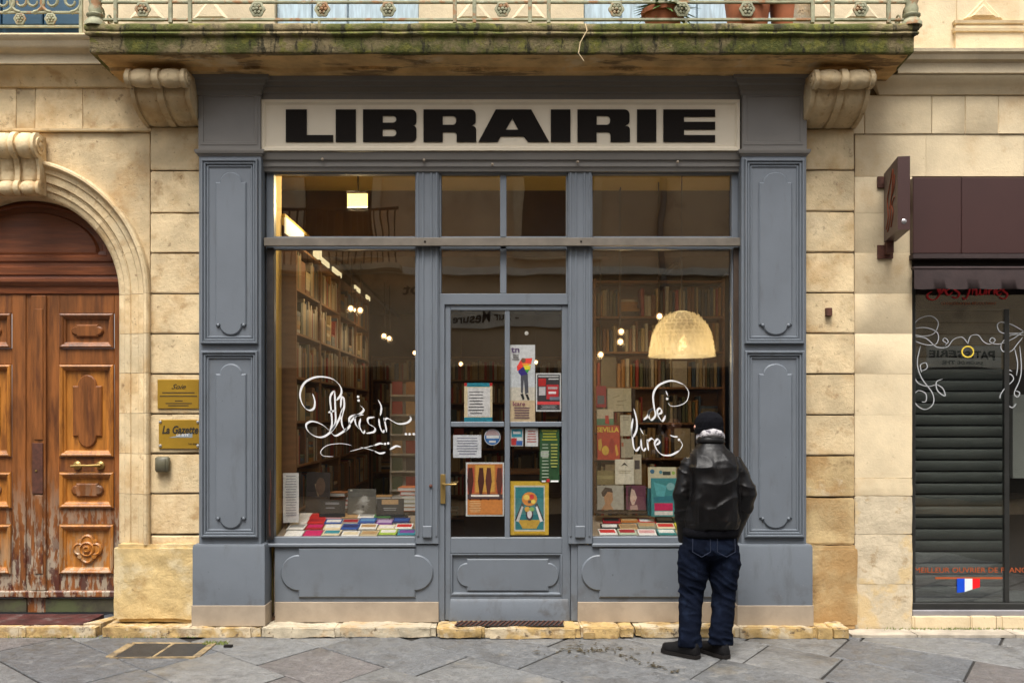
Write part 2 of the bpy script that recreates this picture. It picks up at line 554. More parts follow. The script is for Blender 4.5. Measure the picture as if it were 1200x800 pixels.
def text_mesh(body, x0, x1, z0, z1, Y, m, parent, name='lettering', bold=0., shear=0., depth=.0015, facing=1, keep=False):
    """lettering fitted to a rectangle of the plane at depth Y; facing -1 reads from the far side"""
    cu = bpy.data.curves.new(name, 'FONT')
    cu.body = body
    cu.size = 1
    cu.offset = bold
    cu.shear = shear
    cu.resolution_u = 3
    tmp = bpy.data.objects.new(name, cu)
    COL.objects.link(tmp)
    dg = bpy.context.evaluated_depsgraph_get()
    me = bpy.data.meshes.new_from_object(tmp.evaluated_get(dg))
    bpy.data.objects.remove(tmp, do_unlink=True)
    bpy.data.curves.remove(cu)
    vs = [v.co.copy() for v in me.vertices]
    fs = [tuple(p.vertices) for p in me.polygons]
    bpy.data.meshes.remove(me)
    ax, bx = min(v.x for v in vs), max(v.x for v in vs)
    ay, by = min(v.y for v in vs), max(v.y for v in vs)
    sx, sz = (x1 - x0) / (bx - ax), (z1 - z0) / (by - ay)
    mb = MB()
    P = []
    for v in vs:
        u = (v.x - ax) * sx
        P.append((x0 + u if facing > 0 else x1 - u, Y, z0 + (v.y - ay) * sz))
    mb.add(P, fs)
    o = mb.build(name, m, parent, 0)
    so = o.modifiers.new('thick', 'SOLIDIFY')
    so.thickness = depth
    so.offset = 0
    return o

def text_px(body, px0, py0, px1, py1, Y, m, parent, **kw):
    return text_mesh(body, X(px0, Y), X(px1, Y), Z(py1, Y), Z(py0, Y), Y, m, parent, **kw)

def shaped(px0, py0, px1, py1, Y, lobe, shoulder, axis='v', seg=12):
    """rectangle with a rounded lobe on two opposite ends (the joinery's raised panels)"""
    pts = []
    if axis == 'v':
        a, b = py0 + lobe, py1 - lobe
        xl, xr = px0 + shoulder, px1 - shoulder
        cx, rx = (xl + xr) / 2, (xr - xl) / 2
        pts += [(px0, b), (px0, a), (xl, a)]
        pts += [(cx - rx * math.cos(math.pi * i / seg), a - lobe * math.sin(math.pi * i / seg)) for i in range(1, seg)]
        pts += [(xr, a), (px1, a), (px1, b), (xr, b)]
        pts += [(cx + rx * math.cos(math.pi * i / seg), b + lobe * math.sin(math.pi * i / seg)) for i in range(1, seg)]
        pts += [(xl, b)]
    else:
        a, b = px0 + lobe, px1 - lobe
        yt, yb = py0 + shoulder, py1 - shoulder
        cy, ry = (yt + yb) / 2, (yb - yt) / 2
        pts += [(a, py0), (b, py0), (b, yt)]
        pts += [(b + lobe * math.sin(math.pi * i / seg), cy - ry * math.cos(math.pi * i / seg)) for i in range(1, seg)]
        pts += [(b, yb), (b, py1), (a, py1), (a, yb)]
        pts += [(a - lobe * math.sin(math.pi * i / seg), cy + ry * math.cos(math.pi * i / seg)) for i in range(1, seg)]
        pts += [(a, yt)]
    return [XZ(p, Y) for p in pts]

def struct(o):
    o['kind'] = 'structure'
    return o

def jitter_block(x0, x1, y0, y1, z0, z1, c, amp, r=rnd):
    mb = MB().box(x0, x1, y0, y1, z0, z1, c)
    mb.v = [(x + r.uniform(-amp, amp), y + r.uniform(-amp, amp), z + r.uniform(-amp, amp)) for x, y, z in mb.v]
    return mb

def rough_box(x0, x1, y0, y1, z0, z1, step, amp, rad, seed=0):
    """weathered stone: a finely divided box with rounded corners pushed about by noise"""
    me = bpy.data.meshes.new('tmp')
    bm = bmesh.new()
    bmesh.ops.create_cube(bm, size=1)
    bmesh.ops.bevel(bm, geom=list(bm.edges), offset=rad / max(.2, min(x1 - x0, z1 - z0)), segments=2, affect='EDGES')
    bm.to_mesh(me)
    bm.free()
    bm = bmesh.new()
    bm.from_mesh(me)
    for v in bm.verts:
        v.co = Vector((x0 + (v.co.x + .5) * (x1 - x0), y0 + (v.co.y + .5) * (y1 - y0), z0 + (v.co.z + .5) * (z1 - z0)))
    for _ in range(6):
        es = [e for e in bm.edges if e.calc_length() > step]
        if not es: break
        bmesh.ops.subdivide_edges(bm, edges=es, cuts=1, use_grid_fill=True)
    for v in bm.verts:
        p = v.co
        q = Vector((p.x, p.y, p.z)) * 5 + Vector((seed * 7.1, 0, 0))
        d = noise.fractal(q, .8, 2.1, 4) * amp
        e = max(0, noise.noise(Vector((p.x * 2.2 + seed, p.y * 2, p.z * 9))) - .25) * amp * 2.2
        v.co = p + v.normal * (d - e)
    mb = MB()
    bm.verts.ensure_lookup_table()
    bm.verts.index_update()
    mb.add([v.co for v in bm.verts], [tuple(v.index for v in f.verts) for f in bm.faces])
    bm.free()
    bpy.data.meshes.remove(me)
    return mb

# ================================================================== THE SETTING
# ------------------------------------------------------------------ pavement
mb = MB().box(-30, 30, -8.98, 6, -.06, -.009)
pavement = struct(mb.build('pavement', m_joint, None, 0, base=(0, -4, 0)))
UV_U = Vector((1, -1)).normalized()
UV_V = Vector((-.53, -.85)).normalized()
KV = abs(UV_V.x + UV_V.y)
def pav(a, c):
    p = UV_U * a + UV_V * ((DIST - c) / KV)
    return p
rs = random.Random(5)
for k in range(-4, 13):
    c0, c1 = 3.06 + .84 * k, 3.06 + .84 * (k + 1)
    a = -7 + rs.uniform(0, 1)
    while a < 8:
        ln = rs.choice((.62, .8, .95, 1.1, 1.3)) + rs.uniform(-.06, .06)
        ctr = pav(a + ln / 2, (c0 + c1) / 2)
        if -5.6 < ctr.x < 5.6 and -4.2 < ctr.y < .25:
            g = .009
            poly = [pav(a + g, c0 + g), pav(a + ln - g, c0 + g), pav(a + ln - g, c1 - g), pav(a + g, c1 - g)]
            zt = rs.uniform(-.002, .003)
            tx, ty = rs.uniform(-.003, .003), rs.uniform(-.003, .003)
            def zz(p): return zt + (p.x - ctr.x) * tx + (p.y - ctr.y) * ty
            j = [Vector((rs.uniform(-.003, .003), rs.uniform(-.003, .003))) for _ in range(4)]
            poly = [p + q for p, q in zip(poly, j)]
            inn = [p + (ctr - p).normalized() * .012 for p in poly]
            mb = MB().loops([[(p.x, p.y, -.03) for p in poly], [(p.x, p.y, zz(p) - .006) for p in poly], [(p.x, p.y, zz(p)) for p in inn]], False)
            near = abs(ctr.x - 1.12) < .22 and abs(ctr.y + 1.55) < .25
            mb.build('paving_slab', m_slab_ochre if near else m_slab, pavement)
        a += ln

# ------------------------------------------------------------------ stone steps along the shop and the doorway
LF = -.24           # front of the step
LT = .08            # its top
st = thing('stone_step', 'worn pale and yellow stone step running under the grey shopfront', 'step', (0, LF, 0))
def step_stone(px0, px1, m, seed, yf=LF, zt=LT, yb=.12):
    x0, x1 = X(px0, yf) + .001, X(px1, yf) - .001
    rough_box(x0, x1, yf, yb, 0, zt, .03, .013, .012, seed).build('stone', m, st, 60)
for i, (a, b, m, yf) in enumerate([(118, 305, m_kerb_yel, LF), (305, 398, m_kerb_white, LF - .004), (398, 511, m_kerb_white, LF + .003),
                                   (511, 567, m_kerb_yel, LF - .035), (567, 681, m_kerb_yel, LF - .03), (681, 726, m_kerb_yel, LF - .012),
                                   (726, 744, m_kerb_yel, LF - .02), (744, 862, m_kerb_yel, LF - .008), (862, 958, m_kerb_yel, LF - .015),
                                   (958, 976, m_kerb_yel, LF - .03), (976, 996, m_kerb_yel, LF - .035)]):
    step_stone(a, b, m, i + 1, yf)
rough_box(X(683, -.26), X(697, -.26), -.275, -.235, 0, .05, .03, .004, .012, 44).build('stone', m_kerb_yel, st, 60)

th = thing('door_threshold', 'dark red stone threshold with yellow kerb before the arched oak door', 'threshold', (X(20), -.05, 0))
mb = MB().box(X(-140), X(100, -.12), -.155, .22, 0, .088)
mb.build('slab', m_redmat, th)
for i, (a, b) in enumerate([(-140, 30), (30, 112)]):
    rough_box(X(a, LF) + .003, X(b, LF) - .003, -.24, -.158, 0, .082, .06, .004, .01, 20 + i).build('kerb_stone', m_kerb_yel, th, 60)
p = [(X(100, -.12), -.152), (X(120, -.12), -.152), (X(136, 0), .15), (X(128, 0), .15)]
MB().loops([[(x, y, 0) for x, y in p], [(x, y, .092) for x, y in p]]).build('kerb_stone', m_kerb_yel, th)

stp = thing('side_step', 'low flat grey stone strip under the chocolate shop window', 'step', (X(1110), -.2, 0))
for i, (a, b) in enumerate([(998, 1075), (1075, 1190), (1190, 1330)]):
    rough_box(X(a, -.22) + .003, X(b, -.22) - .003, -.235, -.02, 0, .022, .08, .003, .008, 30 + i).build('stone', mat('strip stone', (.38, .33, .26), .8, var=.25, vs=6, bump=.4) if i == 0 else bpy.data.materials['strip stone'], stp, 60)
for i, (a, b) in enumerate([(1069, 1138), (1138, 1168), (1168, 1330)]):
    rough_box(X(a, -.02) + .002, X(b, -.02) - .002, -.025, .2, .02, Z(722, -.02), .07, .004, .008, 36 + i).build('stone', m_stone_smooth, stp, 60)

# ------------------------------------------------------------------ the stone building
bld = thing('stone_building', 'cream limestone building front with banded quoins and cornice around the bookshop', 'building', (0, .2, 0))
ACX, ACZ = X(20), Z(345)
RIN, ROUT = 117 * DIST / FPX, 158 * DIST / FPX
ZP = Z(637)                     # top of the plinth course

def mortar(x0, x1, z0, z1, y0=.012, y1=.42):
    MB().box(x0, x1, y0, y1, z0, z1).build('wall_core', m_mortar, bld)
mortar(X(176), X(234), 0, Z(150))                                  # quoin strip, left
mortar(X(946), X(1068), 0, Z(150))                                 # right strip
mortar(-6.2, ACX - ROUT + .02, 0, Z(150))                          # left of the doorway
mortar(-6.2, X(234), Z(150) + .002, Z(62))                         # above, left
mortar(X(234) + .002, X(946) - .002, Z(100), Z(62), .03)           # above the shopfront
mortar(X(946), 6.2, Z(150) + .002, Z(62))                          # above, right
mortar(-6.2, 6.2, Z(62) + .002, 9.5, .16)                          # upper storey
MB().box(-6.1, X(-152), 0, .1, Z(60), 9.4).build('pier', m_stone_white, bld)
mortar(X(1068) + .002, 6.2, Z(207), Z(150))

def block(px0, py0, px1, py1, Y, m, name='stone_block', c=.008, amp=.0025, deep=.1):
    return jitter_block(X(px0, Y), X(px1, Y), Y, Y + deep, Z(py1, Y), Z(py0, Y), c, amp).build(name, m, bld)

# banded quoins either side of the shop
ql = [149, 200, 249.5, 296.5, 344, 391, 438, 484.5, 531, 578, 626]
for a, b in zip(ql[:-1], ql[1:]):
    rough_box(X(176.5, -.03), X(236, -.03), -.03, .07, Z(b - .9, -.03), Z(a + .9, -.03), .075, .0035, .006, a).build('quoin_block', m_stone, bld, 60)
block(176.5, 627.5, 236, 640, -.03, m_stone, 'quoin_block')
qr = [151, 199.5, 247.5, 295.5, 343, 390.5, 438, 486, 533.5, 582]
for i, (a, b) in enumerate(zip(qr[:-1], qr[1:])):
    rough_box(X(942, -.03), X(1001, -.03), -.03, .07, Z(b - .9, -.03), Z(a + .9, -.03), .075, .0035, .006, a).build('quoin_block', m_stone if i < 8 else m_stone_worn, bld, 60)
rough_box(X(942, -.03), X(1001, -.03), -.03, .08, Z(637.5, -.03), Z(583.5, -.03), .05, .006, .01, 51).build('quoin_block', m_stone_worn, bld, 60)
rough_box(X(942, -.05), X(1005, -.05), -.055, .08, LT - .05, Z(639, -.05), .05, .007, .018, 52).build('quoin_block', m_stone_worn, bld, 60)
m_patch = mat('patched pale limestone', (.55, .46, .32), .9, var=.14, vs=6, bump=.9, bs=20, orand=.05,
              stains=[((.60, .44, .22), 2.6, .5, .6, .8), ((.34, .22, .10), 7., .58, .68, .6), ((.12, .08, .05), 18., .64, .72, .6)])
# smooth ashlar between the quoins and the chocolate shop
rr = [207, 250, 296.5, 344, 391, 438, 486, 560, 581, 626, 684, 737]
for i, (a, b) in enumerate(zip(rr[:-1], rr[1:])):
    if i >= 7:
        rough_box(X(1001.5), X(1069), -.004, .08, Z(b) + .001, Z(a), .05, .0045, .004, 60 + i).build('stone_block', m_patch if i > 7 else m_stone_smooth, bld, 60)
    else:
        block(1001.5, a + .12, 1069, b - .05, 0, m_stone_smooth, c=.0015, amp=.0006)
# reveal of the shop window opening on the right
MB().box(X(1069) - .004, X(1069) - .07, .081, .42, .03, Z(208)).build('window_reveal', m_stone_smooth, bld)
# lintel course
for a, b in [(1002, 1085), (1085, 1200), (1200, 1330)]:
    block(a + .1, 158, b - .1, 206.8, 0, m_stone_smooth, c=.0015, amp=.0006)
# frieze stones, right
for a, b in [(960, 1013), (1013, 1092), (1092, 1131), (1131, 1170), (1170, 1240), (1240, 1330)]:
    block(a + .15, 112, b - .15, 157, -.01, m_stone_smooth, c=.005, amp=.002)
# frieze stones, left
for a, b in [(-180, -60), (-60, 19), (19, 41), (41, 97), (97, 232)]:
    block(a + .15, 102, b - .15, 151, -.012, m_stone, c=.005, amp=.002)
MB().stack(-6.1, X(176), -.012, .1, [(.0, Z(155)), (.018, Z(154.5)), (.022, Z(152)), (0, Z(151) + .001)]).build('string_course', m_stone, bld)
# spandrel over the doorway arch
def spandrel(sg):
    pts = []
    x_out = X(176) - .002 if sg > 0 else ACX - (X(176) - ACX)
    for i in range(15):
        a = RAD(8 + (86 - 8) * i / 14)
        pts.append((ACX + sg * (ROUT - .015) * math.cos(a), ACZ + (ROUT - .015) * math.sin(a)))
    pts += [(ACX + sg * .02, Z(155.5)), (x_out, Z(155.5)), (x_out, pts[0][1])]
    return pts
for sg in (1, -1):
    mb = MB().prism(spandrel(sg), 0, .3, .003)
    mb.build('spandrel_stone', m_stone, bld)
for i in range(6):                                                  # wall left of the arch
    MB().box(-6.1, ACX - ROUT - .004, 0, .1, ZP + (Z(155) - ZP) * i / 6 + .003, ZP + (Z(155) - ZP) * (i + 1) / 6, .005).build('stone_block', m_stone, bld)
# moulded arch: voussoirs and jamb stones
APROF = [(ROUT, .02), (ROUT, -.07), (ROUT - .012, -.086), (ROUT - .028, -.086), (ROUT - .04, -.07), (ROUT - .05, -.046), (ROUT - .085, -.043), (ROUT - .095, -.028),
         (ROUT - .15, -.025), (ROUT - .158, -.004), (ROUT - .166, -.012), (ROUT - .176, -.004), (ROUT - .21, .0), (ROUT - .222, .014), (ROUT - .25, .022), (RIN + .012, .03), (RIN, .045), (RIN, .34), (ROUT, .34)]
n_v = 9
for k in range(n_v):
    a0, a1 = math.pi * k / n_v + .0010, math.pi * (k + 1) / n_v - .0010
    ls = []
    for i in range(8):
        a = a0 + (a1 - a0) * i / 7
        ls.append([(ACX + r * math.cos(a), y, ACZ + r * math.sin(a)) for r, y in APROF])
    MB().loops(ls).build('arch_stone', m_stone, bld, 30)
jz = [ACZ - .0, Z(391), Z(437), Z(484), Z(531), Z(578), ZP + .003]
for sg in (1, -1):
    for a, b in zip(jz[:-1], jz[1:]):
        ls = [[(ACX + sg * r, y, z) for r, y in APROF] for z in (a - .002, b + .001)]
        MB().loops(ls).build('jamb_stone', m_stone, bld, 30)
# big worn guard stones at the foot of the jambs
rough_box(X(133, -.09), X(231.5, -.09), -.095, .3, .085, Z(638, -.09), .035, .011, .03, 3).build('guard_stone', mat('chipped guard stone', (.53, .385, .175), .9, var=.2, vs=5, bump=.9, bs=24,
          stains=[((.62, .52, .33), 2.2, .5, .62, .7), ((.33, .19, .06), 3.5, .52, .66, .65), ((.12, .07, .03), 9, .64, .74, .6)]), bld, 60)
rough_box(X(-165, -.09), X(-93, -.09), -.095, .3, .085, Z(638, -.09), .06, .009, .03, 4).build('guard_stone', bpy.data.materials['chipped guard stone'], bld, 60)

def scroll(px, ytop, ybot, wpx, depth, Y0, m, name, parent, roll=False):
    """carved console: a rolled scroll at the top that sweeps back to the wall, in two lobes with a bead between"""
    D = DIST - depth * .8
    cx = (px - 600) * D / FPX
    wd = wpx * D / FPX
    zt = EYE - (ytop - 488) * D / FPX
    zb = Z(ybot, -.05)
    h = zt - zb
    r = h * .20
    prof = [(0.0, zt), (depth - r, zt)]
    for i in range(9):
        a = RAD(90 - 235 * i / 8)
        prof.append((depth - r + r * math.cos(a), zt - r + r * math.sin(a)))
    if roll:                                       # tall console: waisted body and a small roll at the foot
        prof = prof[:-2]
        r2 = h * .10
        for t in (.15, .35, .55, .75, .92):
            prof.append((depth * (.62 - .16 * t - .10 * math.sin(math.pi * t)), zt - 2 * r * .9 - (h - 2 * r * .9 - 2 * r2) * t))
        for i in range(8):
            a = RAD(120 - 250 * i / 7)
            prof.append((depth * .44 + r2 * .8 * math.cos(a), zb + r2 + r2 * math.sin(a)))
    p0 = prof[-1]
    p1 = (depth * .78, zb + h * .18)
    p2 = (.03, zb)
    for i in range(1, 9 if not roll else 1):
        t = i / 8
        prof.append(tuple((1 - t) ** 2 * p0[j] + 2 * t * (1 - t) * p1[j] + t * t * p2[j] for j in (0, 1)))
    prof.append((0.0, zb))
    us = [(0, 0), (.01, .010), (.075, .010), (.08, -.010), (.10, -.010), (.13, .002), (.2, .010), (.32, .010), (.39, .002), (.42, -.012), (.44, -.012), (.445, .012), (.5, .017), (.555, .012), (.56, -.012), (.58, -.012),
          (.61, .002), (.68, .010), (.80, .010), (.87, .002), (.90, -.010), (.92, -.010), (.925, .010), (.99, .010), (1, 0)]
    kk = h / .43
    ls = []
    for u, e in us:
        l = []
        for i, (p, z) in enumerate(prof):
            q0, q1 = prof[max(0, i - 1)], prof[min(len(prof) - 1, i + 1)]
            dx, dz = q1[0] - q0[0], q1[1] - q0[1]
            n = math.hypot(dx, dz) or 1
            ee = e * kk * (1 if 1 < i < len(prof) - 1 else 0)
            l.append((cx - wd / 2 + u * wd, Y0 - (p - dz / n * ee), z + dx / n * ee))
        ls.append(l)
    mb = MB().loops(ls)
    for sx in (-1, 1):                                            # the eye of the scroll
        mb.lathe([(r * .75, 0), (r * .75, .012), (r * .5, .014), (r * .45, .006), (r * .3, .008), (r * .26, .018), (.004, .02)] if sx > 0 else
                 [(r * .75, 0), (r * .75, -.012), (r * .5, -.014), (r * .45, -.006), (r * .3, -.008), (r * .26, -.018), (.004, -.02)],
                 (cx + sx * wd / 2, Y0 - depth + r, zt - r), 14, 'X')
    return mb.build(name, m, parent, 38)
scroll(17, 156, 229, 54, .20, -.02, m_stone, 'keystone', bld, True)
# string moulding returns and cornice over the frieze
cs = [(.0, Z(104)), (.03, Z(103.5)), (.05, Z(98)), (.07, Z(92)), (.14, Z(86)), (.15, Z(85))]
MB().stack(-6.1, X(150), -.005, .1, cs).build('architrave', m_stone, bld)
MB().stack(-6.1, X(120), -.05, .1, [(.1, Z(85) + .004), (.12, Z(84.5) + .004), (.125, Z(74)), (.13, Z(73)), (.17, Z(71)), (.19, Z(67)), (.2, Z(64)), (.205, Z(62)), (.225, Z(60)), (.235, Z(57.5)), (.1, Z(56))]).build('cornice', m_stone_white, bld)
MB().stack(-6.1, X(98), -.02, .1, [(.0, Z(56)), (.10, Z(56) + .002), (.10, Z(46)), (.0, Z(45))]).build('window_sill', m_stone_white, bld)
MB().stack(X(1032), 6.1, -.005, .1, [(.0, Z(113)), (.02, Z(112)), (.035, Z(108)), (.06, Z(102)), (.10, Z(97)), (.11, Z(94))]).build('architrave', m_stone_smooth, bld)
MB().stack(X(1055), 6.1, -.06, .1, [(.06, Z(94) + .004), (.07, Z(93) + .004), (.075, Z(82)), (.08, Z(81)), (.11, Z(79)), (.12, Z(76)), (.125, Z(74)), (.145, Z(72)), (.15, Z(68.5)), (.0, Z(66.5))]).build('cornice', m_stone_white, bld)

# upper storey wall: ashlar piers between the windows, seen through the balcony rail
Y2 = -.005
for a, b, m in [(98, 322, m_stone_white), (491, 684, m_stone_white), (908, 1060, m_stone_white)]:
    MB().box(X(a), X(b), Y2, .1, Z(88), 8.0).build('pier', m_stone_white, bld)
    w_ = (b - a) / 3
    for i in range(2):
        cx_ = a + w_ * (i + 1)
        MB().loops([[(X(cx_ - 22), Y2 - .002, Z(24)), (X(cx_ + 22), Y2 - .002, Z(24)), (X(cx_), Y2 - .002, Z(-3))], [(X(cx_ - 15), Y2 - .02, Z(21)), (X(cx_ + 15), Y2 - .02, Z(21)), (X(cx_), Y2 - .02, Z(2))]]).build('carved_triangle', m_stone_white, bld)
block(1060.5, -200, 1330, 66, -.004, m_stone_smooth, c=.004, amp=0)
# carved pilaster foot, upper right
mb = MB().stack(X(1122), X(1192), -.006, .1, [(.03, Z(66)), (.03, Z(40)), (.045, Z(39.5)), (.05, Z(36)), (.03, Z(35)), (.03, Z(33)), (.025, Z(31)), (.04, Z(30)), (.045, Z(27)), (.01, Z(26)), (.01, Z(-150))])
mb.build('carved_pilaster', m_stone_smooth, bld)
mb = MB()
for k, (s_, yy) in enumerate([(1, -.03), (.62, -.045)]):
    c = (1153, 14)
    t = [(c[0] - 23 * s_, 22 - 3 * k), (c[0] + 23 * s_, 22 - 3 * k), (c[0], 22 - 24 * s_ - 3 * k)]
    mb.prism([XZ(q, yy) for q in t], yy, -.01, .01)
mb.build('carved_triangle', m_stone, bld)
# windows of the upper storey behind the balcony
def upper_window(px0, px1, m, Y=.05):
    f = MB()
    f.box(X(px0), X(px1), Y + .04, Y + .08, Z(90), 7.2)
    o = f.build('upper_window', m, bld)
    n = max(2, int((px1 - px0) / 42))
    for i in range(n):
        a = px0 + (px1 - px0) * i / n
        b = px0 + (px1 - px0) * (i + 1) / n
        MB().box(X(a) + .006, X(b) - .006, Y, Y + .04, Z(26), 7.1, .006).build('shutter_leaf', m, o)
upper_window(322, 491, m_paleblue)
upper_window(684, 908, m_paleblue)
upper_window(-150, 96, m_blue_shut)

# ------------------------------------------------------------------ shop interior shell
RXL, RXR, RB = -2.35, 2.35, 7.2
struct(MB().box(RXL - .1, RXR + .1, .02, RB, .0, .10).build('shop_floor', m_floorwood))
struct(MB().box(RXL - .1, RXL, .35, RB, .1, 3.9).build('shop_wall_left', m_brownwall))
struct(MB().box(RXR, RXR + .1, .35, RB, .1, 3.9).build('shop_wall_right', m_brownwall))
struct(MB().box(RXL - .1, RXR + .1, RB, RB + .1, .0, 4.0).build('shop_wall_back', m_brownwall))
struct(MB().box(RXL - .1, RXR + .1, .03, 1.9, 3.9, 4.02).build('shop_ceiling_front', m_yellowwall))
struct(MB().box(RXL - .1, RXR + .1, 1.9, RB, 3.25, 4.02).build('shop_ceiling_back', m_brownwall))
for sg in (-1, 1):                                                   # yellow side cheeks of the display windows
    xx = 1.905 * sg
    struct(MB().box(xx, xx + .4 * sg, .09, .40, .12, 3.897).build('window_cheek', m_yellowwall))

# ------------------------------------------------------------------ balcony
BX0, BX1 = X(98, -.57), X(1078, -.57)
bal = thing('balcony', 'mossy stone balcony on scroll brackets above the bookshop sign', 'balcony', (0, -.3, 4.26))
def zb(py): return Z(py, -.57)
def noisy(mb, amp, sc=6, lock=None):
    mb.v = [(x, y + noise.noise(Vector((x * sc, y, z * sc))) * amp, z + noise.noise(Vector((x * sc + 9, y, z * sc * .5))) * amp) for x, y, z in mb.v]
    return mb
def long_stack(x0, x1, yf, yb, prof, n=70):
    mb = MB()
    ls = []
    for i in range(n + 1):
        t = i / n
        row = []
        for p, z in prof:
            xx = x0 - p + (x1 - x0 + 2 * p) * t
            row.append((xx, yf - p, z))
        row.append((x0 + (x1 - x0) * t, yb, prof[-1][1]))
        row.append((x0 + (x1 - x0) * t, yb, prof[0][1]))
        ls.append(row)
    return mb.loops(ls)
prof = [(-.035, zb(60)), (-.03, zb(59)), (-.03, zb(43)), (-.028, zb(41.5)), (-.01, zb(41)), (-.002, zb(39)), (-.006, zb(37)), (-.012, zb(36.2)), (-.004, zb(35.5)), (.0, zb(33.5)), (.0, zb(30)), (-.004, zb(28)), (-.012, zb(27)), (-.05, zb(26.8))]
noisy(long_stack(BX0, BX1, -.57, .0, prof, 120), .006, 7).build('slab', m_moss, bal, 50)
# ragged rendered soffit under the slab
mb = MB()
ls = []
for i in range(121):
    t = i / 120
    x = X(112, -.53) + (X(1066, -.53) - X(112, -.53)) * t
    d = .035 * noise.fractal(Vector((x * 2.2, 3, 0)), .7, 2, 4)
    ls.append([(x, -.50 + d * .6, zb(60) - .001), (x, -.47 + d * .7, zb(60) - .012), (x, -.30 + d, zb(60) - .02), (x, -.29 + d * 1.5, zb(60) - .045), (x, .0, zb(60) - .048), (x, .0, zb(60) - .001)])
mb.loops(ls).build('soffit', m_soffit, bal, 40)
for k, px in enumerate((186, 986)):
    scroll(px, 84 + k, 147 + k * 2, 70, .44, -.005, m_stone, 'bracket', bal)
# hanging plant root
MB().tube([(X(686, -.59), -.585, zb(29)), (X(688, -.6), -.6, zb(38)), (X(680, -.6), -.6, zb(52)), (X(678, -.59), -.59, zb(64)), (X(684, -.57), -.575, zb(72))], .004, 5).build('hanging_root', m_stone, bal)

# iron railing
YR = -.52
rl = thing('balcony_railing', 'weathered green iron balcony railing with flower rosettes', 'railing', (0, YR, 4.53))
def zr(py): return Z(py, YR)
ztop = zr(23) + .95
mb = MB().box(X(112, YR), X(1066, YR), YR - .012, YR + .012, zr(25), zr(22), .003)
mb.build('lower_rail', m_rail, rl)
MB().box(X(112, YR), X(1066, YR), YR - .012, YR + .012, zr(4.5), zr(1.5), .003).build('middle_rail', m_rail, rl)
MB().box(X(112, YR), X(1066, YR), YR - .025, YR + .025, ztop, ztop + .03, .006).build('top_rail', m_rail, rl)
for px in (136, 200, 223, 533, 556, 621, 643, 952, 975, 1041):
    MB().box(X(px, YR) - .014, X(px, YR) + .014, YR - .017, YR + .01, zr(28), ztop, .004).build('post', m_rail, rl)
for px in (374, 804):
    MB().box(X(px, YR) - .009, X(px, YR) + .009, YR - .01, YR + .01, zr(29), zr(23.5)).build('stub', m_rail, rl)
def rosette_mesh(name, r, m, parent, c):
    mb = MB()
    mb.lathe([(r * .72, -.004), (r, .004), (r * .97, .014), (r * .72, .016), (r * .55, .006)], c, 32, 'Y', lambda a: 1 + .07 * math.cos(6 * a))
    for k in range(6):
        a = k * math.pi / 3
        mb.lathe([(.02, .0), (r * .25, .012), (r * .18, .02), (.002, .022)], (c[0] + r * .45 * math.cos(a), c[1], c[2] + r * .45 * math.sin(a)), 8, 'Y')
    mb.lathe([(r * .24, .01), (r * .2, .026), (.002, .03)], c, 10, 'Y')
    return mb.build(name, m, parent, 50)
first = None
for px in (168, 302, 378, 455, 589, 722, 799, 875, 1008):
    if first is None:
        fx = X(px, YR)
        first = rosette_mesh('rosette', 9 * (DIST + YR) / FPX, m_rail, rl, (fx, YR - .005, zr(12)))
    else:
        o = link_mesh('rosette', first.data, rl)
        o.location = (X(px, YR) - fx, 0, 0)
def baluster(px, parent):
    c = (X(px, YR), YR, zb(27) - .01)
    MB().lathe([(.075, 0), (.075, .025), (.062, .04), (.05, .06), (.064, .075), (.064, .085), (.045, .095), (.05, .13), (.04, .16), (.05, .19), (.036, .3), (.05, .6), (.035, .8), (.05, .96)], c, 20).build('newel', m_rail, parent, 50)
baluster(112, rl)
baluster(1068, rl)
for sg, px in ((-1, 136), (1, 1043)):                         # side railings back to the wall
    MB().box(X(112 if sg < 0 else 1068, YR) - .01, X(112 if sg < 0 else 1068, YR) + .01, YR + .03, -.01, zr(25), zr(22), .003).build('side_rail', m_rail, rl)
    for k in range(3):
        pts = []
        yy = YR + .1 + .14 * k
        for i in range(14):
            a = i * .5
            r_ = .05 * (1 - i / 18)
            pts.append((X(112 if sg < 0 else 1068, YR), yy + r_ * math.cos(a), zr(12) + .02 + r_ * math.sin(a)))
        MB().tube(pts, .007, 6).build('side_scroll', m_rail, rl)

# the neighbouring window grille, upper left
YG = -.09
gr = thing('window_grille', 'pale iron scroll window grille in front of dark blue shutters', 'railing', (X(20), YG, Z(33)))
for py in (15, 31.5):
    MB().box(X(-140, YG), X(95, YG), YG - .01, YG + .01, Z(py + 1.3, YG), Z(py - 1.3, YG), .003).build('rail', m_rail, gr)
MB().box(X(93, YG), X(97, YG), YG - .012, YG + .012, Z(46, YG), Z(-60, YG), .003).build('post', m_rail, gr)
first = None
for px in (-50, -13, 24, 60):
    if first is None:
        fx = X(px, YG)
        first = rosette_mesh('rosette', 7 * (DIST + YG) / FPX, m_rail, gr, (fx, YG, Z(23, YG)))
    else:
        o = link_mesh('rosette', first.data, gr)
        o.location = (X(px, YG) - fx, 0, 0)
for px, sgn in ((-30, 1), (5, 1), (24, -1), (40, 1), (60, -1), (84, 1)):
    pts = []
    for i in range(20):
        a = -1.6 + sgn * i * .42
        r_ = 13 * (1 - i / 26)
        pts.append((X(px + r_ * math.cos(a), YG), YG, Z(2 - r_ * math.sin(a), YG)))
    MB().tube(pts, [.016 * (1 - i / 40) for i in range(20)], 6).build('scroll', m_rail, gr)

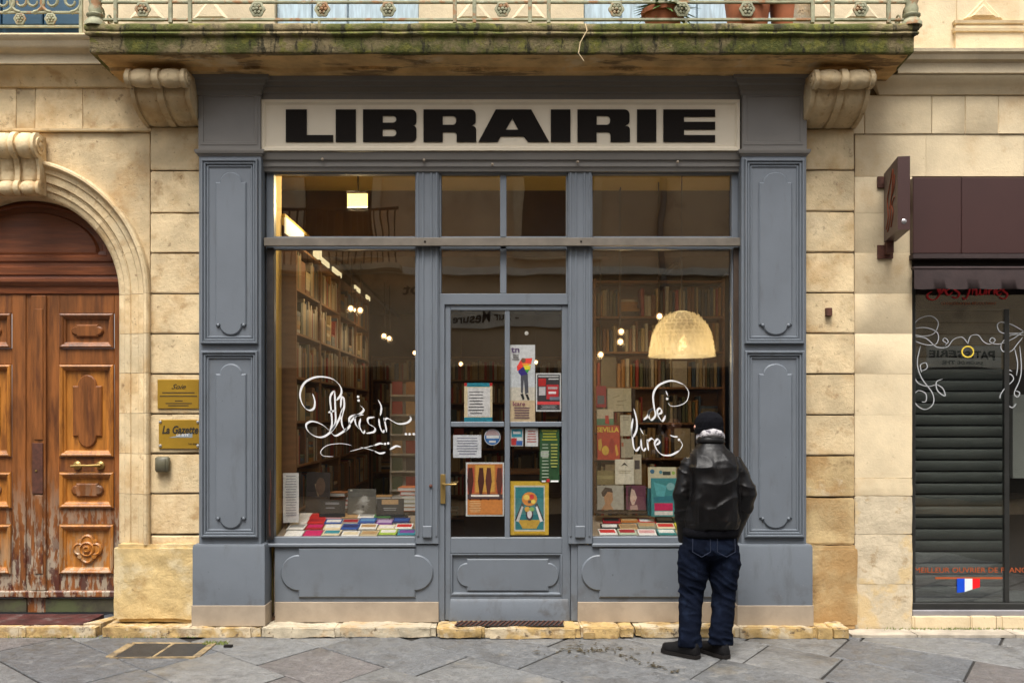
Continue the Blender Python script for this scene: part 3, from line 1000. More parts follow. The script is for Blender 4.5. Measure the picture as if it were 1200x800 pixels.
# flower pots on the balcony
def pot(px, py_top, r0, h, label, yy, plant=0):
    t = thing('flower_pot', label, 'flower pot', (X(px, yy), yy, zb(27)), 'terracotta pots on the balcony')
    c = (X(px, yy), yy, zb(27) - .002)
    MB().lathe([(r0 * .72, 0), (r0 * .95, h * .8), (r0 * 1.07, h * .8), (r0 * 1.1, h), (r0 * .98, h), (r0 * .93, h * .9), (.01, h * .88)], c, 24).build('pot', m_terra, t, 40)
    if plant:
        mb = MB()
        rp = random.Random(px)
        for i in range(plant):
            a, b = rp.uniform(0, 6.28), rp.uniform(.7, 1.75)
            d = Vector((math.cos(a) * math.sin(b), math.sin(a) * math.sin(b), math.cos(b)))
            p0 = Vector(c) + Vector((0, 0, h * .85))
            p1 = p0 + d * rp.uniform(.15, .32)
            s_ = d.cross(Vector((0, 0, 1))).normalized() * .018
            mid = (p0 + p1) / 2 + Vector((0, 0, .02))
            mb.add([p0, mid + s_, p1 - Vector((0, 0, .05)), mid - s_], [(0, 1, 2, 3)])
        mb.build('foliage', m_leaf, t, 0)
pot(777, 10, .15, .17, 'terracotta pot with a green leafy plant behind the railing', -.36, 110)
pot(876, 0, .19, .42, 'large orange flower pot standing behind the railing right of the leafy plant', -.36, 0)
pot(924, 8, .15, .30, 'dark red flower pot between the orange pot and the pale planter', -.30, 0)
pl = thing('planter', 'tall pale greenish planter behind the right end of the railing', 'planter', (X(940, -.4), -.36, zb(27)))
MB().lathe([(.09, 0), (.11, .4), (.115, .42), (.1, .42), (.09, .38), (.01, .37)], (X(938, -.36), -.36, zb(27) - .002), 20).build('pot', m_kerb_white, pl, 40)

# ================================================================== THE BOOKSHOP FRONT
sf = thing('bookshop_front', 'blue grey painted wooden shopfront with pilasters and two display windows', 'shopfront', (0, -.05, LT))
YP = -.14
def pilaster(px0, px1):
    x0, x1 = X(px0, YP), X(px1, YP)
    o = MB().box(x0, x1, YP, .04, Z(640, YP), Z(183, YP), .005).build('pilaster', m_grey, sf)
    for (t, b) in ((187, 403), (411, 629)):
        cx0, cx1 = px0 + 3, px1 - 3
        MB().pframe(cx0, t, cx1, b, YP, [(0, YP + .002), (0, YP - .018), (.006, YP - .030), (.016, YP - .030), (.022, YP - .014), (.026, YP - .020), (.036, YP - .020), (.042, YP - .004), (.048, YP - .010), (.056, YP - .010), (.062, YP + .001)]).build('panel_moulding', m_grey, o, 30)
        MB().prism(shaped(px0 + 20, t + 15, px1 - 17, b - 10, YP, 12, 5, 'v'), YP - .016, YP + .004, .009).build('raised_panel', m_grey, o, 30)
    # small carved volutes under the lower lobe of each panel
    for (t, b) in ((187, 403), (411, 629)):
        cx = (px0 + px1) / 2 + 1.5
        for sg in (-1, 1):
            MB().lathe([(.012, 0), (.012, .012), (.004, .017)], (X(cx + sg * 15, YP), YP - .004, Z(b - 22, YP)), 8, 'Y').build('volute', m_grey, o)
    MB().stack(x0, x1, YP, .04, [(.0, Z(183.5, YP)), (.006, Z(183, YP)), (.012, Z(181, YP)), (.02, Z(180.5, YP)), (.028, Z(177.5, YP)), (.028, Z(176, YP)), (.0, Z(175, YP))]).build('capital', m_greyshade, o, 30)
    MB().stack(x0, x1, YP, .04, [(.036, Z(709, YP - .036)), (.036, Z(641, YP - .036)), (.03, Z(638, YP - .03)), (.0, Z(637, YP))]).build('plinth', m_grey, o, 30)
    MB().box(x0 - .043, x1 + .043, YP - .043, .03, LT - .004, Z(709, YP - .043) - .001, .003).build('base_board', m_beige, o)
    # entablature block
    MB().box(x0, x1, YP - .015, .04, Z(176.5, YP), Z(108, YP), .003).build('entablature_block', m_greyshade, o)
    MB().pframe(px0 + 2, 110, px1 - 4, 170, YP - .015, [(0, YP - .013), (0, YP - .019), (.022, YP - .021), (.026, YP - .012), (.034, YP - .0153)]).build('block_moulding', m_greyshade, o, 30)
    zt = lambda y, p: Z(y, YP - .015 - p)
    MB().stack(x0, x1, YP - .015, .04, [(.0, zt(112, 0)), (.01, zt(111, .01)), (.012, zt(106, .012)), (.02, zt(105, .02)), (.03, zt(100, .03)), (.045, zt(98, .045)), (.05, zt(96, .05)), (.055, zt(93, .055)), (.075, zt(91, .075)), (.08, zt(87, .08)), (.02, zt(86, .08))]).build('block_cornice', m_greyshade, o, 30)
    return o
pilaster(233, 306)
pilaster(869, 945)
# long cornice between the blocks
zt = lambda y, p: Z(y, -.11 - p)
MB().stack(X(304, -.1), X(871, -.1), -.11, .04, [(.0, zt(119, 0)), (.012, zt(117, .012)), (.014, zt(110, .014)), (.03, zt(108, .03)), (.034, zt(102, .034)), (.055, zt(100, .055)), (.06, zt(96, .06)), (.08, zt(94, .08)), (.088, zt(89, .088)), (.02, zt(88, .088))]).build('cornice', m_greyshade, sf, 30)
# sign board with its letters
YS = -.115
sb = MB().box(X(306, YS), X(867, YS), YS, .02, Z(177.5, YS), Z(117, YS), .003).build('sign_board', m_signcream, sf)
MB().pframe(306.5, 117.5, 866.5, 177, YS, [(0, YS + .002), (0, YS - .016), (.02, YS - .018), (.03, YS - .006), (.036, YS - .0005)]).build('sign_frame', m_signcream, sb, 30)
YL = YS - .006
def letter(polys):
    cu = bpy.data.curves.new('letter', 'CURVE')
    cu.dimensions = '2D'
    cu.fill_mode = 'BOTH'
    cu.extrude = .004
    off = WL[sb.name]
    for pl_ in polys:
        sp = cu.splines.new('POLY')
        sp.points.add(len(pl_) - 1)
        for i, p in enumerate(pl_):
            x, z = XZ(p, YL)
            sp.points[i].co = (x, z, 0, 1)
        sp.use_cyclic_u = True
    tmp = bpy.data.objects.new('letter', cu)
    COL.objects.link(tmp)
    dg = bpy.context.evaluated_depsgraph_get()
    me = bpy.data.meshes.new_from_object(tmp.evaluated_get(dg))
    bpy.data.objects.remove(tmp, do_unlink=True)
    for v in me.vertices:
        x, z, y = v.co
        v.co = (x - off.x, YL - y - off.y, z - off.z)
    me.materials.clear()
    me.materials.append(m_black)
    finish(me, 30)
    link_mesh('letter', me, sb)
def rc(x0, y0, x1, y1, r=(0, 0, 0, 0)):
    """rectangle with corner radii tl, tr, br, bl"""
    out = []
    for (cx, cy, rr, a0) in ((x0 + r[0], y0 + r[0], r[0], 180), (x1 - r[1], y0 + r[1], r[1], 270), (x1 - r[2], y1 - r[2], r[2], 0), (x0 + r[3], y1 - r[3], r[3], 90)):
        if rr == 0: out.append((cx, cy)); continue
        for i in range(5):
            a = RAD(a0 + 90 * i / 4)
            out.append((cx + rr * math.cos(a), cy + rr * math.sin(a)))
    return out
LT0, LT1 = 128.5, 166.5
letter([[(335, LT0), (359.5, LT0), (359.5, 158.5), (390.5, 158.5), (390.5, LT1), (335, LT1)]])
letter([rc(393.5, LT0, 417, LT1)])
def arcpts(cx, cy, r, a0, a1, n=5): return [(cx + r * math.cos(RAD(a0 + (a1 - a0) * i / n)), cy + r * math.sin(RAD(a0 + (a1 - a0) * i / n))) for i in range(n + 1)]
letter([[(425.5, LT0)] + arcpts(482, LT0 + 6, 6, -90, 0) + arcpts(484, 143, 4, 0, 80, 3) + [(481.5, 147.2)] + arcpts(484, 151.5, 4, -80, 0, 3) + arcpts(482, LT1 - 6, 6, 0, 90) + [(425.5, LT1)],
        rc(448.5, 136, 464.5, 144, (0, 4, 4, 0)), rc(448.5, 151.5, 464.5, 160, (0, 4, 4, 0))])
def R_letter(x0, x1):
    w_ = x1 - x0
    letter([[(x0, LT0)] + arcpts(x1 - 6.5, LT0 + 6, 6, -90, 0) + arcpts(x1 - 4.5, 142.5, 4, 0, 80, 3) + [(x1 - 5.5, 148)] + arcpts(x1 - 4, 152, 4, -80, 0, 3) + [(x1, LT1), (x0 + w_ * .63, LT1)] + list(reversed(arcpts(x0 + w_ * .63 - 3.5, 158.5, 3.5, -90, 0, 3))) + [(x0 + w_ * .365, 155), (x0 + w_ * .365, LT1), (x0, LT1)],
            rc(x0 + w_ * .365, 136, x0 + w_ * .62, 146.5, (0, 4, 4, 0))])
R_letter(496.3, 558)
letter([[(581, LT0), (622.5, LT0), (643.5, LT1), (619, LT1), (613.5, 160), (587, 160), (583, LT1), (560.8, LT1)], [(600.5, 139), (607.5, 152.3), (592.5, 152.3)]])
letter([rc(645.5, LT0, 668.5, LT1)])
R_letter(676.7, 738.2)
letter([rc(746.5, LT0, 769, LT1)])
letter([[(777.3, LT0), (838, LT0), (838, 137), (801.5, 137), (801.5, 143), (838, 143), (838, 152), (801.5, 152), (801.5, 158.5), (838, 158.5), (838, LT1), (777.3, LT1)]])
# moulding under the sign with its small cable clips
zt = lambda y, p: Z(y, -.06 - p)
MB().stack(X(306, -.06), X(867, -.06), -.06, .04, [(.0, zt(201, 0)), (.008, zt(197, .008)), (.02, zt(195, .02)), (.022, zt(189, .022)), (.04, zt(187, .04)), (.05, zt(181, .05)), (.055, zt(178.5, .05))]).build('architrave', m_greyshade, sf, 30)
for px, py in ((378, 187), (497, 188), (577, 193), (677, 190), (794, 190)):
    MB().lathe([(.011, 0), (.011, .012), (.006, .018), (.002, .02)], (X(px, -.1), -.098, Z(py, -.1)), 10, 'Y').build('stud', m_beige, sf)

# mullion posts between windows and door
YM = -.045
for a, b in ((487, 514), (666, 694)):
    o = MB().pb(a, 199, b, 637, YM, .05, .003).build('mullion', m_grey, sf)
    mb = MB()
    for u in (.10, .32, .68, .90):
        xx = X(a + (b - a) * u, YM - .008)
        mb.box(xx - .008, xx + .008, YM - .009, YM + .001, Z(628, YM), Z(202, YM), .003)
    mb.build('fluting', m_grey, o)
    MB().pb(a + 8, 616, b - 8, 630, YM - .02, YM + .001, .006).build('stop_block', m_grey, o)
    # lower jamb stands beside the door
    if a < 600:
        MB().pb(513.2, 356, 521, 727, -.02, .05, .003).build('door_jamb', m_grey, sf)
    else:
        MB().pb(669, 356, 677, 727, -.02, .05, .003).build('door_jamb', m_grey, sf)

YW, YGl = -.02, .03
def pane(px0, py0, px1, py1, parent, m=m_glass, Y=YGl):
    return MB().box(X(px0, Y) - .01, X(px1, Y) + .01, Y, Y + .006, Z(py1, Y) - .01, Z(py0, Y) + .01).build('pane', m, parent, 0)
def bars(parent, name, rects, Y=YW, yb=.05, m=m_grey, c=.004):
    mb = MB()
    for r_ in rects:
        mb.pb(*r_, Y, yb, c)
    return mb.build(name, m, parent)
# left and right display windows
def display_window(x0, x1, xa, xb):
    """x0..x1 outer frame, xa..xb glass"""
    o = MB().pb(x0, 198, xa, 637, YW, .05, .003)
    o.pb(xb, 198, x1, 637, YW, .05, .003)
    o.pb(xa, 198, xb, 204, YW + .001, .05, .003).pb(xa, 277, xb, 292, YW + .001, .05, .003).pb(xa, 629, xb, 637.5, YW + .001, .05, .003)
    o = o.build('display_window', m_grey, sf)
    pane(xa, 204, xb, 277, o)
    pane(xa, 292, xb, 629, o)
    MB().box(X(x0, YW), X(x1, YW), YW - .035, YW + .0, Z(640, YW), Z(636, YW), .006).build('sill', m_grey, o)
display_window(312, 487.5, 321, 486.5)
display_window(693.5, 869, 694.5, 857.5)
# dark weathered guide rails of the old shutters beside the windows
for px in (316.5, 864):
    g = MB().pb(px - 4, 290, px + 4, 632, YW - .03, YW - .001, .002).build('shutter_guide', m_iron if px < 600 else m_darkwood, sf)
    MB().tube([(X(px, -.06), -.06, Z(550, -.06)), (X(px + 1, -.06), -.06, Z(572, -.06)), (X(px - 1, -.06), -.06, Z(600, -.06)), (X(px, -.06), -.06, Z(628, -.06))], .005, 5).build('chain', m_rust, g)
# fanlight over the door
o = bars(sf, 'fanlight', [(514, 198, 666, 204), (514, 277, 666, 292), (514, 344, 666, 357), (514, 204, 517, 344), (663.5, 204, 666, 344), (586, 204, 593.5, 344)])
for a, b in ((516, 586.5), (593, 664)):
    pane(a, 203, b, 277.5, o)
    pane(a, 291.5, b, 345, o)
# steel bar across the whole front
o = MB().pb(309, 278.5, 868, 288, -.10, -.06, .003).build('steel_bar', m_steel, sf)
for px in (498, 681):
    MB().lathe([(.008, 0), (.008, .004), (.001, .005)], (X(px, -.1), -.1, Z(283, -.1)), 8, 'Y').build('bolt_hole', m_black, o)
# stall risers
for (a, b, pa, pb_) in ((322, 514, 329, 508), (677, 867, 681, 861)):
    o = MB().pb(a, 637.8, b, 705, -.03, .05, .003).build('stall_riser', m_grey, sf)
    MB().prism(shaped(pa, 641.5, pb_, 699.5, -.03, 21, 8, 'h', 18), -.046, -.025, .009).build('raised_panel', m_grey, o, 30)
    MB().box(X(a, -.04), X(b, -.04), -.04, .05, LT - .004, Z(705, -.04), .003).build('base_board', m_beige, o)
# ------------------------------------------------------------------ the glazed door
YD = -.005
door = bars(sf, 'door', [(521.5, 357.5, 528, 726), (658.5, 357.5, 668.5, 726), (528, 357.5, 658.5, 363.5), (528, 629.5, 658.5, 648), (528, 697, 658.5, 727)], YD, .045)
bars(door, 'muntin', [(591.5, 363.5, 597.5, 629.5)], YD + .006, .042)
bars(door, 'muntin', [(528, 494, 591, 500)], YD + .007, .042)
bars(door, 'muntin', [(598, 494, 658.5, 500)], YD + .007, .042)
for a, b, c, d in ((527, 363, 592, 495), (597, 363, 659, 495), (527, 499, 592, 630), (597, 499, 659, 630)):
    pane(a, b, c, d, door, m_glass, .022)
MB().pb(527, 647.5, 659.5, 698, .01, .044, .001).build('lower_panel', m_grey, door)
MB().pframe(528, 648, 658.5, 697, YD, [(0, YD - .006), (.01, YD - .008), (.018, .002), (.022, .0095)]).build('panel_moulding', m_grey, door, 30)
MB().prism(shaped(535, 654, 655, 692, .01, 12, 5, 'h', 14), -.004, .012, .008).build('raised_panel', m_grey, door, 30)
kx0, kx1 = X(526, -.03), X(667.5, -.03)
MB().loops([[(kx0, -.03, Z(727, -.03)), (kx1, -.03, Z(727, -.03)), (kx1, YD - .001, Z(727, -.03)), (kx0, YD - .001, Z(727, -.03))],
            [(kx0 + .01, -.025, Z(706, -.03)), (kx1 - .01, -.025, Z(706, -.03)), (kx1 - .01, YD - .001, Z(706, -.03)), (kx0 + .01, YD - .001, Z(706, -.03))],
            [(kx0 + .012, -.012, Z(702, -.03)), (kx1 - .012, -.012, Z(702, -.03)), (kx1 - .012, YD - .001, Z(702, -.03)), (kx0 + .012, YD - .001, Z(702, -.03))]]).build('kick_board', m_grey, door, 30)
mb = MB().pb(516, 555.5, 522, 590, -.03, -.018, .002)
mb.tube([(X(519, -.03), -.028, Z(567, -.03)), (X(519, -.07), -.07, Z(567, -.07)), (X(523, -.075), -.078, Z(567.5, -.07)), (X(535, -.075), -.078, Z(567, -.07))], .008, 8)
mb.lathe([(.006, 0), (.006, .004), (.001, .004)], (X(519.5, -.03), -.03, Z(581, -.03)), 8, 'Y')
mb.build('handle', m_brass, door, 40)
MB().lathe([(.014, 0), (.014, .008), (.008, .012), (.001, .012)], (X(505, YM), YM - .008, Z(569, YM)), 12, 'Y').build('lock', m_rust, sf, 40)

# iron scraper grating on the step
g = thing('door_grating', 'dark brown iron grating set in the step before the glazed door', 'grating', (X(597, -.12), -.12, LT))
gx0, gx1 = X(535, -.1), X(660, -.1)
mb = MB().box(gx0, gx1, -.218, -.055, LT + .004, LT + .008)
mb.build('tray', m_iron, g)
nb = 22
for i in range(nb):
    xx = gx0 + (gx1 - gx0) * (i + .5) / nb
    MB().loops([[(xx - .028, -.215, LT + .008), (xx - .016, -.215, LT + .008), (xx + .028, -.058, LT + .008), (xx + .016, -.058, LT + .008)],
                [(xx - .028, -.215, LT + .016), (xx - .016, -.215, LT + .016), (xx + .028, -.058, LT + .016), (xx + .016, -.058, LT + .016)]]).build('bar', m_rust, g)

# ================================================================== THE ARCHED OAK DOOR
YO = .25
od = thing('oak_double_door', 'arched weathered oak double door with carved panels in stone surround', 'door', (X(38.7, YO), YO, .09))
OX = X(38.7, YO)
OZ = ACZ
# tympanum
arc = [(ACX + (RIN + .01) * math.cos(math.pi * i / 28), OZ + (RIN + .01) * math.sin(math.pi * i / 28)) for i in range(29)]
zlow = Z(345, YO)
arc = [p for p in arc if p[1] > zlow]
o = MB().prism([(arc[0][0], zlow)] + arc + [(arc[-1][0], zlow)], YO, YO + .06).build('tympanum', m_wood_top, od)
def half_round(r0, squash, z0, prof):
    ls = []
    for d, y in prof:
        r = r0 - d
        l = [(ACX + r * math.cos(math.pi * i / 24), y, z0 + d + (r * squash - d * .6) * math.sin(math.pi * i / 24)) for i in range(25)]
        ls.append(l)
    return ls
zl = Z(308, YO)
MB().loops(half_round(.66, .73, zl, [(-.11, YO - .001), (-.10, YO - .03), (-.04, YO - .035), (-.03, YO - .012), (.0, YO - .012), (.012, YO - .028), (.045, YO - .03), (.06, YO - .012), (.085, YO - .008), (.1, YO + .004)]), False, False).build('arched_moulding', m_wood_top, o, 30)
MB().loops(half_round(.55, .66, zl + .045, [(0, YO - .002), (.03, YO - .018), (.04, YO - .018)]), False, True).build('lunette_panel', m_wood_top, o, 30)
MB().stack(ACX - RIN - .0, ACX + RIN + .0, YO, YO + .05, [(.0, Z(344.5, YO)), (.012, Z(344, YO)), (.016, Z(336, YO)), (.03, Z(335, YO)), (.05, Z(331, YO)), (.05, Z(328, YO)), (.02, Z(326.5, YO)), (.015, Z(321, YO)), (.012, Z(317, YO)), (.03, Z(316, YO)), (.03, Z(313.5, YO)), (.0, Z(312.5, YO))]).build('transom', m_wood_top, od, 30)

def leaf(sg):
    mx = (lambda p: p) if sg > 0 else (lambda p: 84 - p)
    def bx(mb, a, t, b, bt, y0, y1, c=.004):
        a, b = sorted((mx(a), mx(b)))
        return mb.pb(a, t, b, bt, y0, y1, c)
    mb = MB()
    bx(mb, 54, 345, 70, 692, YO, YO + .05)
    bx(mb, 134, 345, 152, 692, YO, YO + .05)
    for t, b in ((345, 367), (408, 427), (535, 553), (595, 614), (672, 692)):
        bx(mb, 70, t, 134, b, YO + .001, YO + .05)
    o = mb.build('door_leaf', m_wood, od)
    for k, (t, b) in enumerate(((367, 408), (427, 535), (553, 595), (614, 672))):
        a, c = sorted((mx(70), mx(134)))
        mt = m_wood if k == 0 else m_wood_lt
        MB().pframe(a, t, c, b, YO, [(0, YO - .002), (.004, YO - .018), (.016, YO - .024), (.03, YO - .016), (.036, YO - .004), (.046, YO + .002), (.054, YO + .016)], True).build('panel_moulding', mt, o, 25)
        ca = (a + c) / 2
        if k in (0, 2):
            q = shaped(ca - 19, t + 13, ca + 19, b - 13, YO, 6, 2, 'h', 6)
            MB().prism(q, YO - .006, YO + .02, .012).build('raised_panel', m_wood, o, 25)
        elif k == 1:
            q = shaped(ca - 17, t + 12, ca + 17, b - 11, YO, 13, 6, 'v', 10)
            MB().prism(q, YO - .002, YO + .02, .008).build('raised_panel', m_wood, o, 25)
        else:
            cc = (X(ca, YO), YO + .012, Z((t + b) / 2, YO))
            mb = MB()
            for i in range(4):
                aa = math.pi / 2 * i
                mb.lathe([(.055, 0), (.055, .012), (.042, .02), (.034, .012), (.002, .014)], (cc[0] + .065 * math.cos(aa), cc[1], cc[2] + .065 * math.sin(aa)), 14, 'Y')
                mb.lathe([(.022, 0), (.018, .016), (.002, .018)], (cc[0] + .085 * math.cos(aa + .785), cc[1], cc[2] + .085 * math.sin(aa + .785)), 8, 'Y')
            mb.lathe([(.062, .0), (.062, .022), (.052, .028), (.044, .016), (.03, .016), (.028, .03), (.018, .034), (.014, .026), (.002, .026)], cc, 24, 'Y')
            mb.build('carved_rosette', m_wood_lt, o, 40)
    bx(MB(), 53, 692, 152, 700, YO - .03, YO + .05, .01).build('weather_board', m_wood, o)
    bx(MB(), 53, 701, 152, 717, YO - .005, YO + .05, .003).build('foot_board', m_board, o)
    return o
lr = leaf(1)
ll = leaf(-1)
o = MB().pb(36, 346, 53.5, 692, YO - .022, YO + .04, .006).pb(28, 345, 56, 717, YO + .012, YO + .045, .001).pb(28, 692.5, 55, 700, YO - .028, YO + .01, .004).build('astragal', m_wood, od)
mb = MB().pb(40, 362, 50, 515, YO - .03, YO - .021, .003).pb(40, 580, 50, 672, YO - .03, YO - .021, .003)
mb.build('astragal_strip', m_wood, o)
o2 = MB().pb(37.5, 519, 50, 578, YO - .034, YO - .021, .002).build('lock_plate', m_rust, o)
MB().lathe([(.008, 0), (.008, .006), (.002, .007)], (X(45, YO), YO - .034, Z(551, YO)), 10, 'Y').build('keyhole', m_brass, o)
mb = MB()
for px in (91, 118):
    mb.lathe([(.034, 0), (.034, .008), (.026, .014), (.018, .02), (.012, .05), (.002, .05)], (X(px, YO), YO - .001, Z(545, YO)), 18, 'Y')
yh = YO - .05
mb.tube([(X(83, yh), yh, Z(546, yh)), (X(90, yh), yh - .004, Z(545.5, yh)), (X(103, yh), yh - .008, Z(545.5, yh)), (X(118, yh), yh, Z(545, yh))], [.011, .013, .010, .013], 10)
mb.build('handle', m_brass, lr, 40)

# ------------------------------------------------------------------ plaques, entry box, studs on the quoins
YQ = -.032
m_ink = flat('engraved black', (.02, .015, .008), .6)
p1 = thing('brass_plaque', 'upper brass plaque with fine engraved script beside the oak door', 'plaque', (X(208, YQ), YQ, Z(480, YQ)))
MB().pb(184.5, 444.5, 233, 478.5, YQ - .01, YQ, .002).build('plate', m_brass_plate, p1)
text_px('Soie', 201, 450, 218, 455.5, YQ - .0115, m_ink, p1, shear=.5)
mb = MB()
for py, a, b in ((459.5, 190, 228), (463.5, 187, 231), (469, 205, 214), (472, 194, 225), (474.6, 197, 221)):
    MB().pb(a, py, b, py + 1.0, YQ - .0112, YQ - .0098, 0).build('engraved_line', m_ink, p1)
m_screw = flat('steel screw', (.6, .58, .55), .3, metal=.8)
p2 = thing('brass_plaque', 'lower brass plaque reading La Gazette beside the oak door', 'plaque', (X(210, YQ), YQ, Z(526, YQ)))
MB().pb(186, 491.5, 234.5, 525.5, YQ - .01, YQ, .002).build('plate', m_brass_plate, p2)
text_px('La Gazette', 190, 498.5, 232.5, 508, YQ - .0115, m_ink, p2, bold=.025, shear=.25)
MB().prism([XZ(q, YQ) for q in ((198, 512.5), (226, 506.5), (226, 512.5))], YQ - .0108, YQ - .009).build('grey_wedge', flat('plaque grey', (.22, .25, .26), .5), p2)
text_px('LE SITE', 207, 508.3, 221, 511, YQ - .0122, m_white, p2, bold=.02)
text_px('1er étage', 221, 518.5, 233, 521.5, YQ - .0115, m_ink, p2)
mb = MB()
for px, py in ((188.5, 494), (232.5, 494), (188.5, 522), (232.5, 522)):
    MB().lathe([(.012, 0), (.011, .006), (.004, .009)], (X(px, YQ), YQ - .01, Z(py, YQ)), 10, 'Y').build('screw', m_screw, p2, 40)
eb = thing('key_box', 'small grey olive key box on the quoin below the brass plaques', 'box', (X(189, YQ), YQ, Z(554, YQ)))
mb = MB().pb(181, 535, 197.5, 553, YQ - .05, YQ, .012)
mb.build('housing', mat('olive grey plastic', (.10, .09, .055), .45, var=.05), eb, 50)
MB().pb(183, 537, 193.5, 551.5, YQ - .058, YQ - .049, .008).build('cover', bpy.data.materials['olive grey plastic'], eb, 50)
ib = thing('iron_peg', 'rusty iron peg sticking out of the right hand quoin', 'peg', (X(972, YQ), YQ, Z(368, YQ)))
MB().pb(968.5, 360.5, 975.5, 370, YQ - .035, YQ + .01, .003).build('peg', m_rust, ib)

# ================================================================== THE CHOCOLATE SHOP ON THE RIGHT
cs_ = thing('chocolate_shop_front', 'dark glazed chocolate shop front with closed grey roller shutter', 'shopfront', (X(1130), .1, .1))
YC = .06
RXE = 1330
MB().pb(1069.5, 706.5, RXE, 714.5, YC - .02, YC + .05, .003).build('bottom_rail', m_alu, cs_)
MB().pb(1069.5, 714.8, RXE, 722, YC - .05, YC + .06, .004).build('sill', mat('zinc sill', (.26, .25, .26), .5, metal=.3, var=.1), cs_)
MB().pb(1069.5, 338, 1073, 706.5, YC, YC + .05, .002).build('frame_post', m_alu, cs_)
MB().pb(1177.5, 362, 1183, 706.5, YC + .01, YC + .05, .002).build('frame_post', m_alu, cs_)
o = MB().box(X(1070, YC), X(RXE, YC), YC + .02, YC + .026, Z(707, YC), Z(330, YC)).build('pane', m_glass2, cs_, 0)
sg_ = MB().pb(1070, 336, RXE, 361.5, YC + .04, YC + .06, .002).build('sign_panel', flat('dark brown sign', (.02, .008, .007), .5), cs_)
scr = [[(160, 120), (168, 170), (145, 203), (115, 200), (108, 180), (130, 166)], [(150, 125), (166, 176), (186, 150), (190, 122)], [(190, 165), (216, 150), (205, 134), (190, 155), (205, 183), (226, 168)],
       [(252, 138), (234, 154), (256, 174), (246, 196), (222, 190)], [(270, 128), (312, 120), (350, 126)], [(312, 120), (302, 170), (286, 202), (272, 192)], [(326, 110), (318, 183)], [(318, 166), (336, 154), (338, 182), (350, 176)],
       [(356, 154), (355, 177), (372, 178), (381, 152), (383, 183)], [(396, 154), (396, 183)], [(396, 166), (412, 154)], [(422, 154), (421, 183)], [(432, 168), (452, 158), (441, 149), (430, 165), (441, 184), (456, 174)], [(440, 140), (432, 130)],
       [(480, 149), (462, 160), (482, 178), (471, 200), (444, 192)]]
for s_ in scr:
    MB().ribbon(s_, YC + .012, 2.4, .8, 20, lambda p: (1060 + p[0] / 4, 300 + p[1] / 4)).build('script_stroke', m_redpaint, cs_, 0)
text_px('CHOCOLATIER RÉCOLTANT', 1103, 353.2, 1168, 357, YC + .012, m_orange, cs_)
# roller shutter behind the glass, slat by slat
YSH = .30
slat_h = 13.4 * (DIST + YSH) / FPX
xs0, xs1 = X(1062, YSH), X(1178.5, YSH)
me0 = None
k = 0
zz_ = Z(699, YSH)
while zz_ < Z(352, YSH):
    if me0 is None:
        mb = MB()
        ls = []
        for xx in (xs0, xs1):
            ls.append([(xx, YSH - .002, zz_ + .004), (xx, YSH - .012, zz_ + slat_h * .25), (xx, YSH - .012, zz_ + slat_h * .7), (xx, YSH - .003, zz_ + slat_h - .012), (xx, YSH + .012, zz_ + slat_h - .008), (xx, YSH + .012, zz_ + .004)])
        mb.loops(ls)
        o0 = mb.build('shutter_slat', m_slat, cs_, 30)
        me0 = o0.data
        z00 = zz_
    else:
        o = link_mesh('shutter_slat', me0, cs_)
        o.location = (0, 0, zz_ - z00)
    zz_ += slat_h
MB().box(xs0, xs1, YSH + .03, YSH + .05, .1, 3.5).build('shutter_back', flat('shutter dark', (.02, .022, .02), .8), cs_)
MB().box(xs0 - .05, X(RXE, .6), YC + .08, .75, .05, Z(700, .3)).build('inner_floor', m_slat, cs_)
MB().box(X(1179, .62), X(RXE, .62), .62, .66, .1, 3.4).build('inner_wall', m_darkwood, cs_)
MB().box(X(1187, .45), X(1250, .45), .45, .5, Z(560, .45), Z(462, .45)).build('inner_notice', flat('grey notice', (.35, .34, .32), .7), cs_)
MB().box(X(1072), X(RXE), .1, 1.0, Z(337, .1), Z(325, .1)).build('inner_ceiling', m_darkwood, cs_)
# painted scrolls on the glass
YV = YC + .016
cv = lambda p: (1060 + p[0] / 4, 300 + p[1] / 4)
sc_ = thing('painted_scrolls', 'thin white curly ornament painted on the chocolate shop window', 'window painting', (X(1130, YV), YV, Z(482, YV)))
strokes = [[(38, 350), (60, 300), (120, 280), (158, 310), (140, 360), (90, 375), (38, 365)], [(42, 340), (100, 335), (155, 360), (150, 410), (100, 415), (42, 395)],
           [(40, 375), (100, 385), (150, 425), (200, 425), (230, 390), (270, 380), (297, 410)], [(200, 410), (180, 395), (190, 384), (205, 400), (190, 418)],
           [(297, 412), (310, 375), (345, 370), (370, 400), (400, 412), (425, 395), (410, 382), (400, 400), (430, 412), (470, 405), (520, 380), (560, 350)],
           [(75, 420), (60, 500), (80, 570), (130, 640), (135, 690), (100, 718), (60, 700), (42, 660), (65, 630), (100, 645), (100, 680), (80, 682)],
           [(40, 430), (50, 470), (40, 530), (60, 590), (110, 610), (150, 600)], [(75, 540), (105, 525), (100, 500), (75, 510), (80, 545)],
           [(180, 575), (150, 590), (155, 630), (190, 655), (180, 620), (150, 600)], [(555, 350), (500, 320), (450, 310), (435, 330), (460, 360), (560, 360)],
           [(560, 370), (500, 370), (455, 410), (460, 445), (500, 445), (530, 410), (555, 380)], [(515, 430), (530, 500), (525, 560)],
           [(505, 540), (480, 530), (475, 550), (500, 555), (510, 580), (470, 620), (450, 650), (448, 668)],
           [(540, 420), (548, 520), (540, 580), (515, 640), (530, 660), (540, 640), (520, 630)], [(490, 660), (482, 690), (505, 710), (525, 690)]]
m_thinwhite = flat('thin white paint', (.42, .43, .44), .7)
for s_ in strokes:
    MB().ribbon(s_, YV, 1.1, .6, 20, cv).build('stroke', m_thinwhite, sc_, 0)
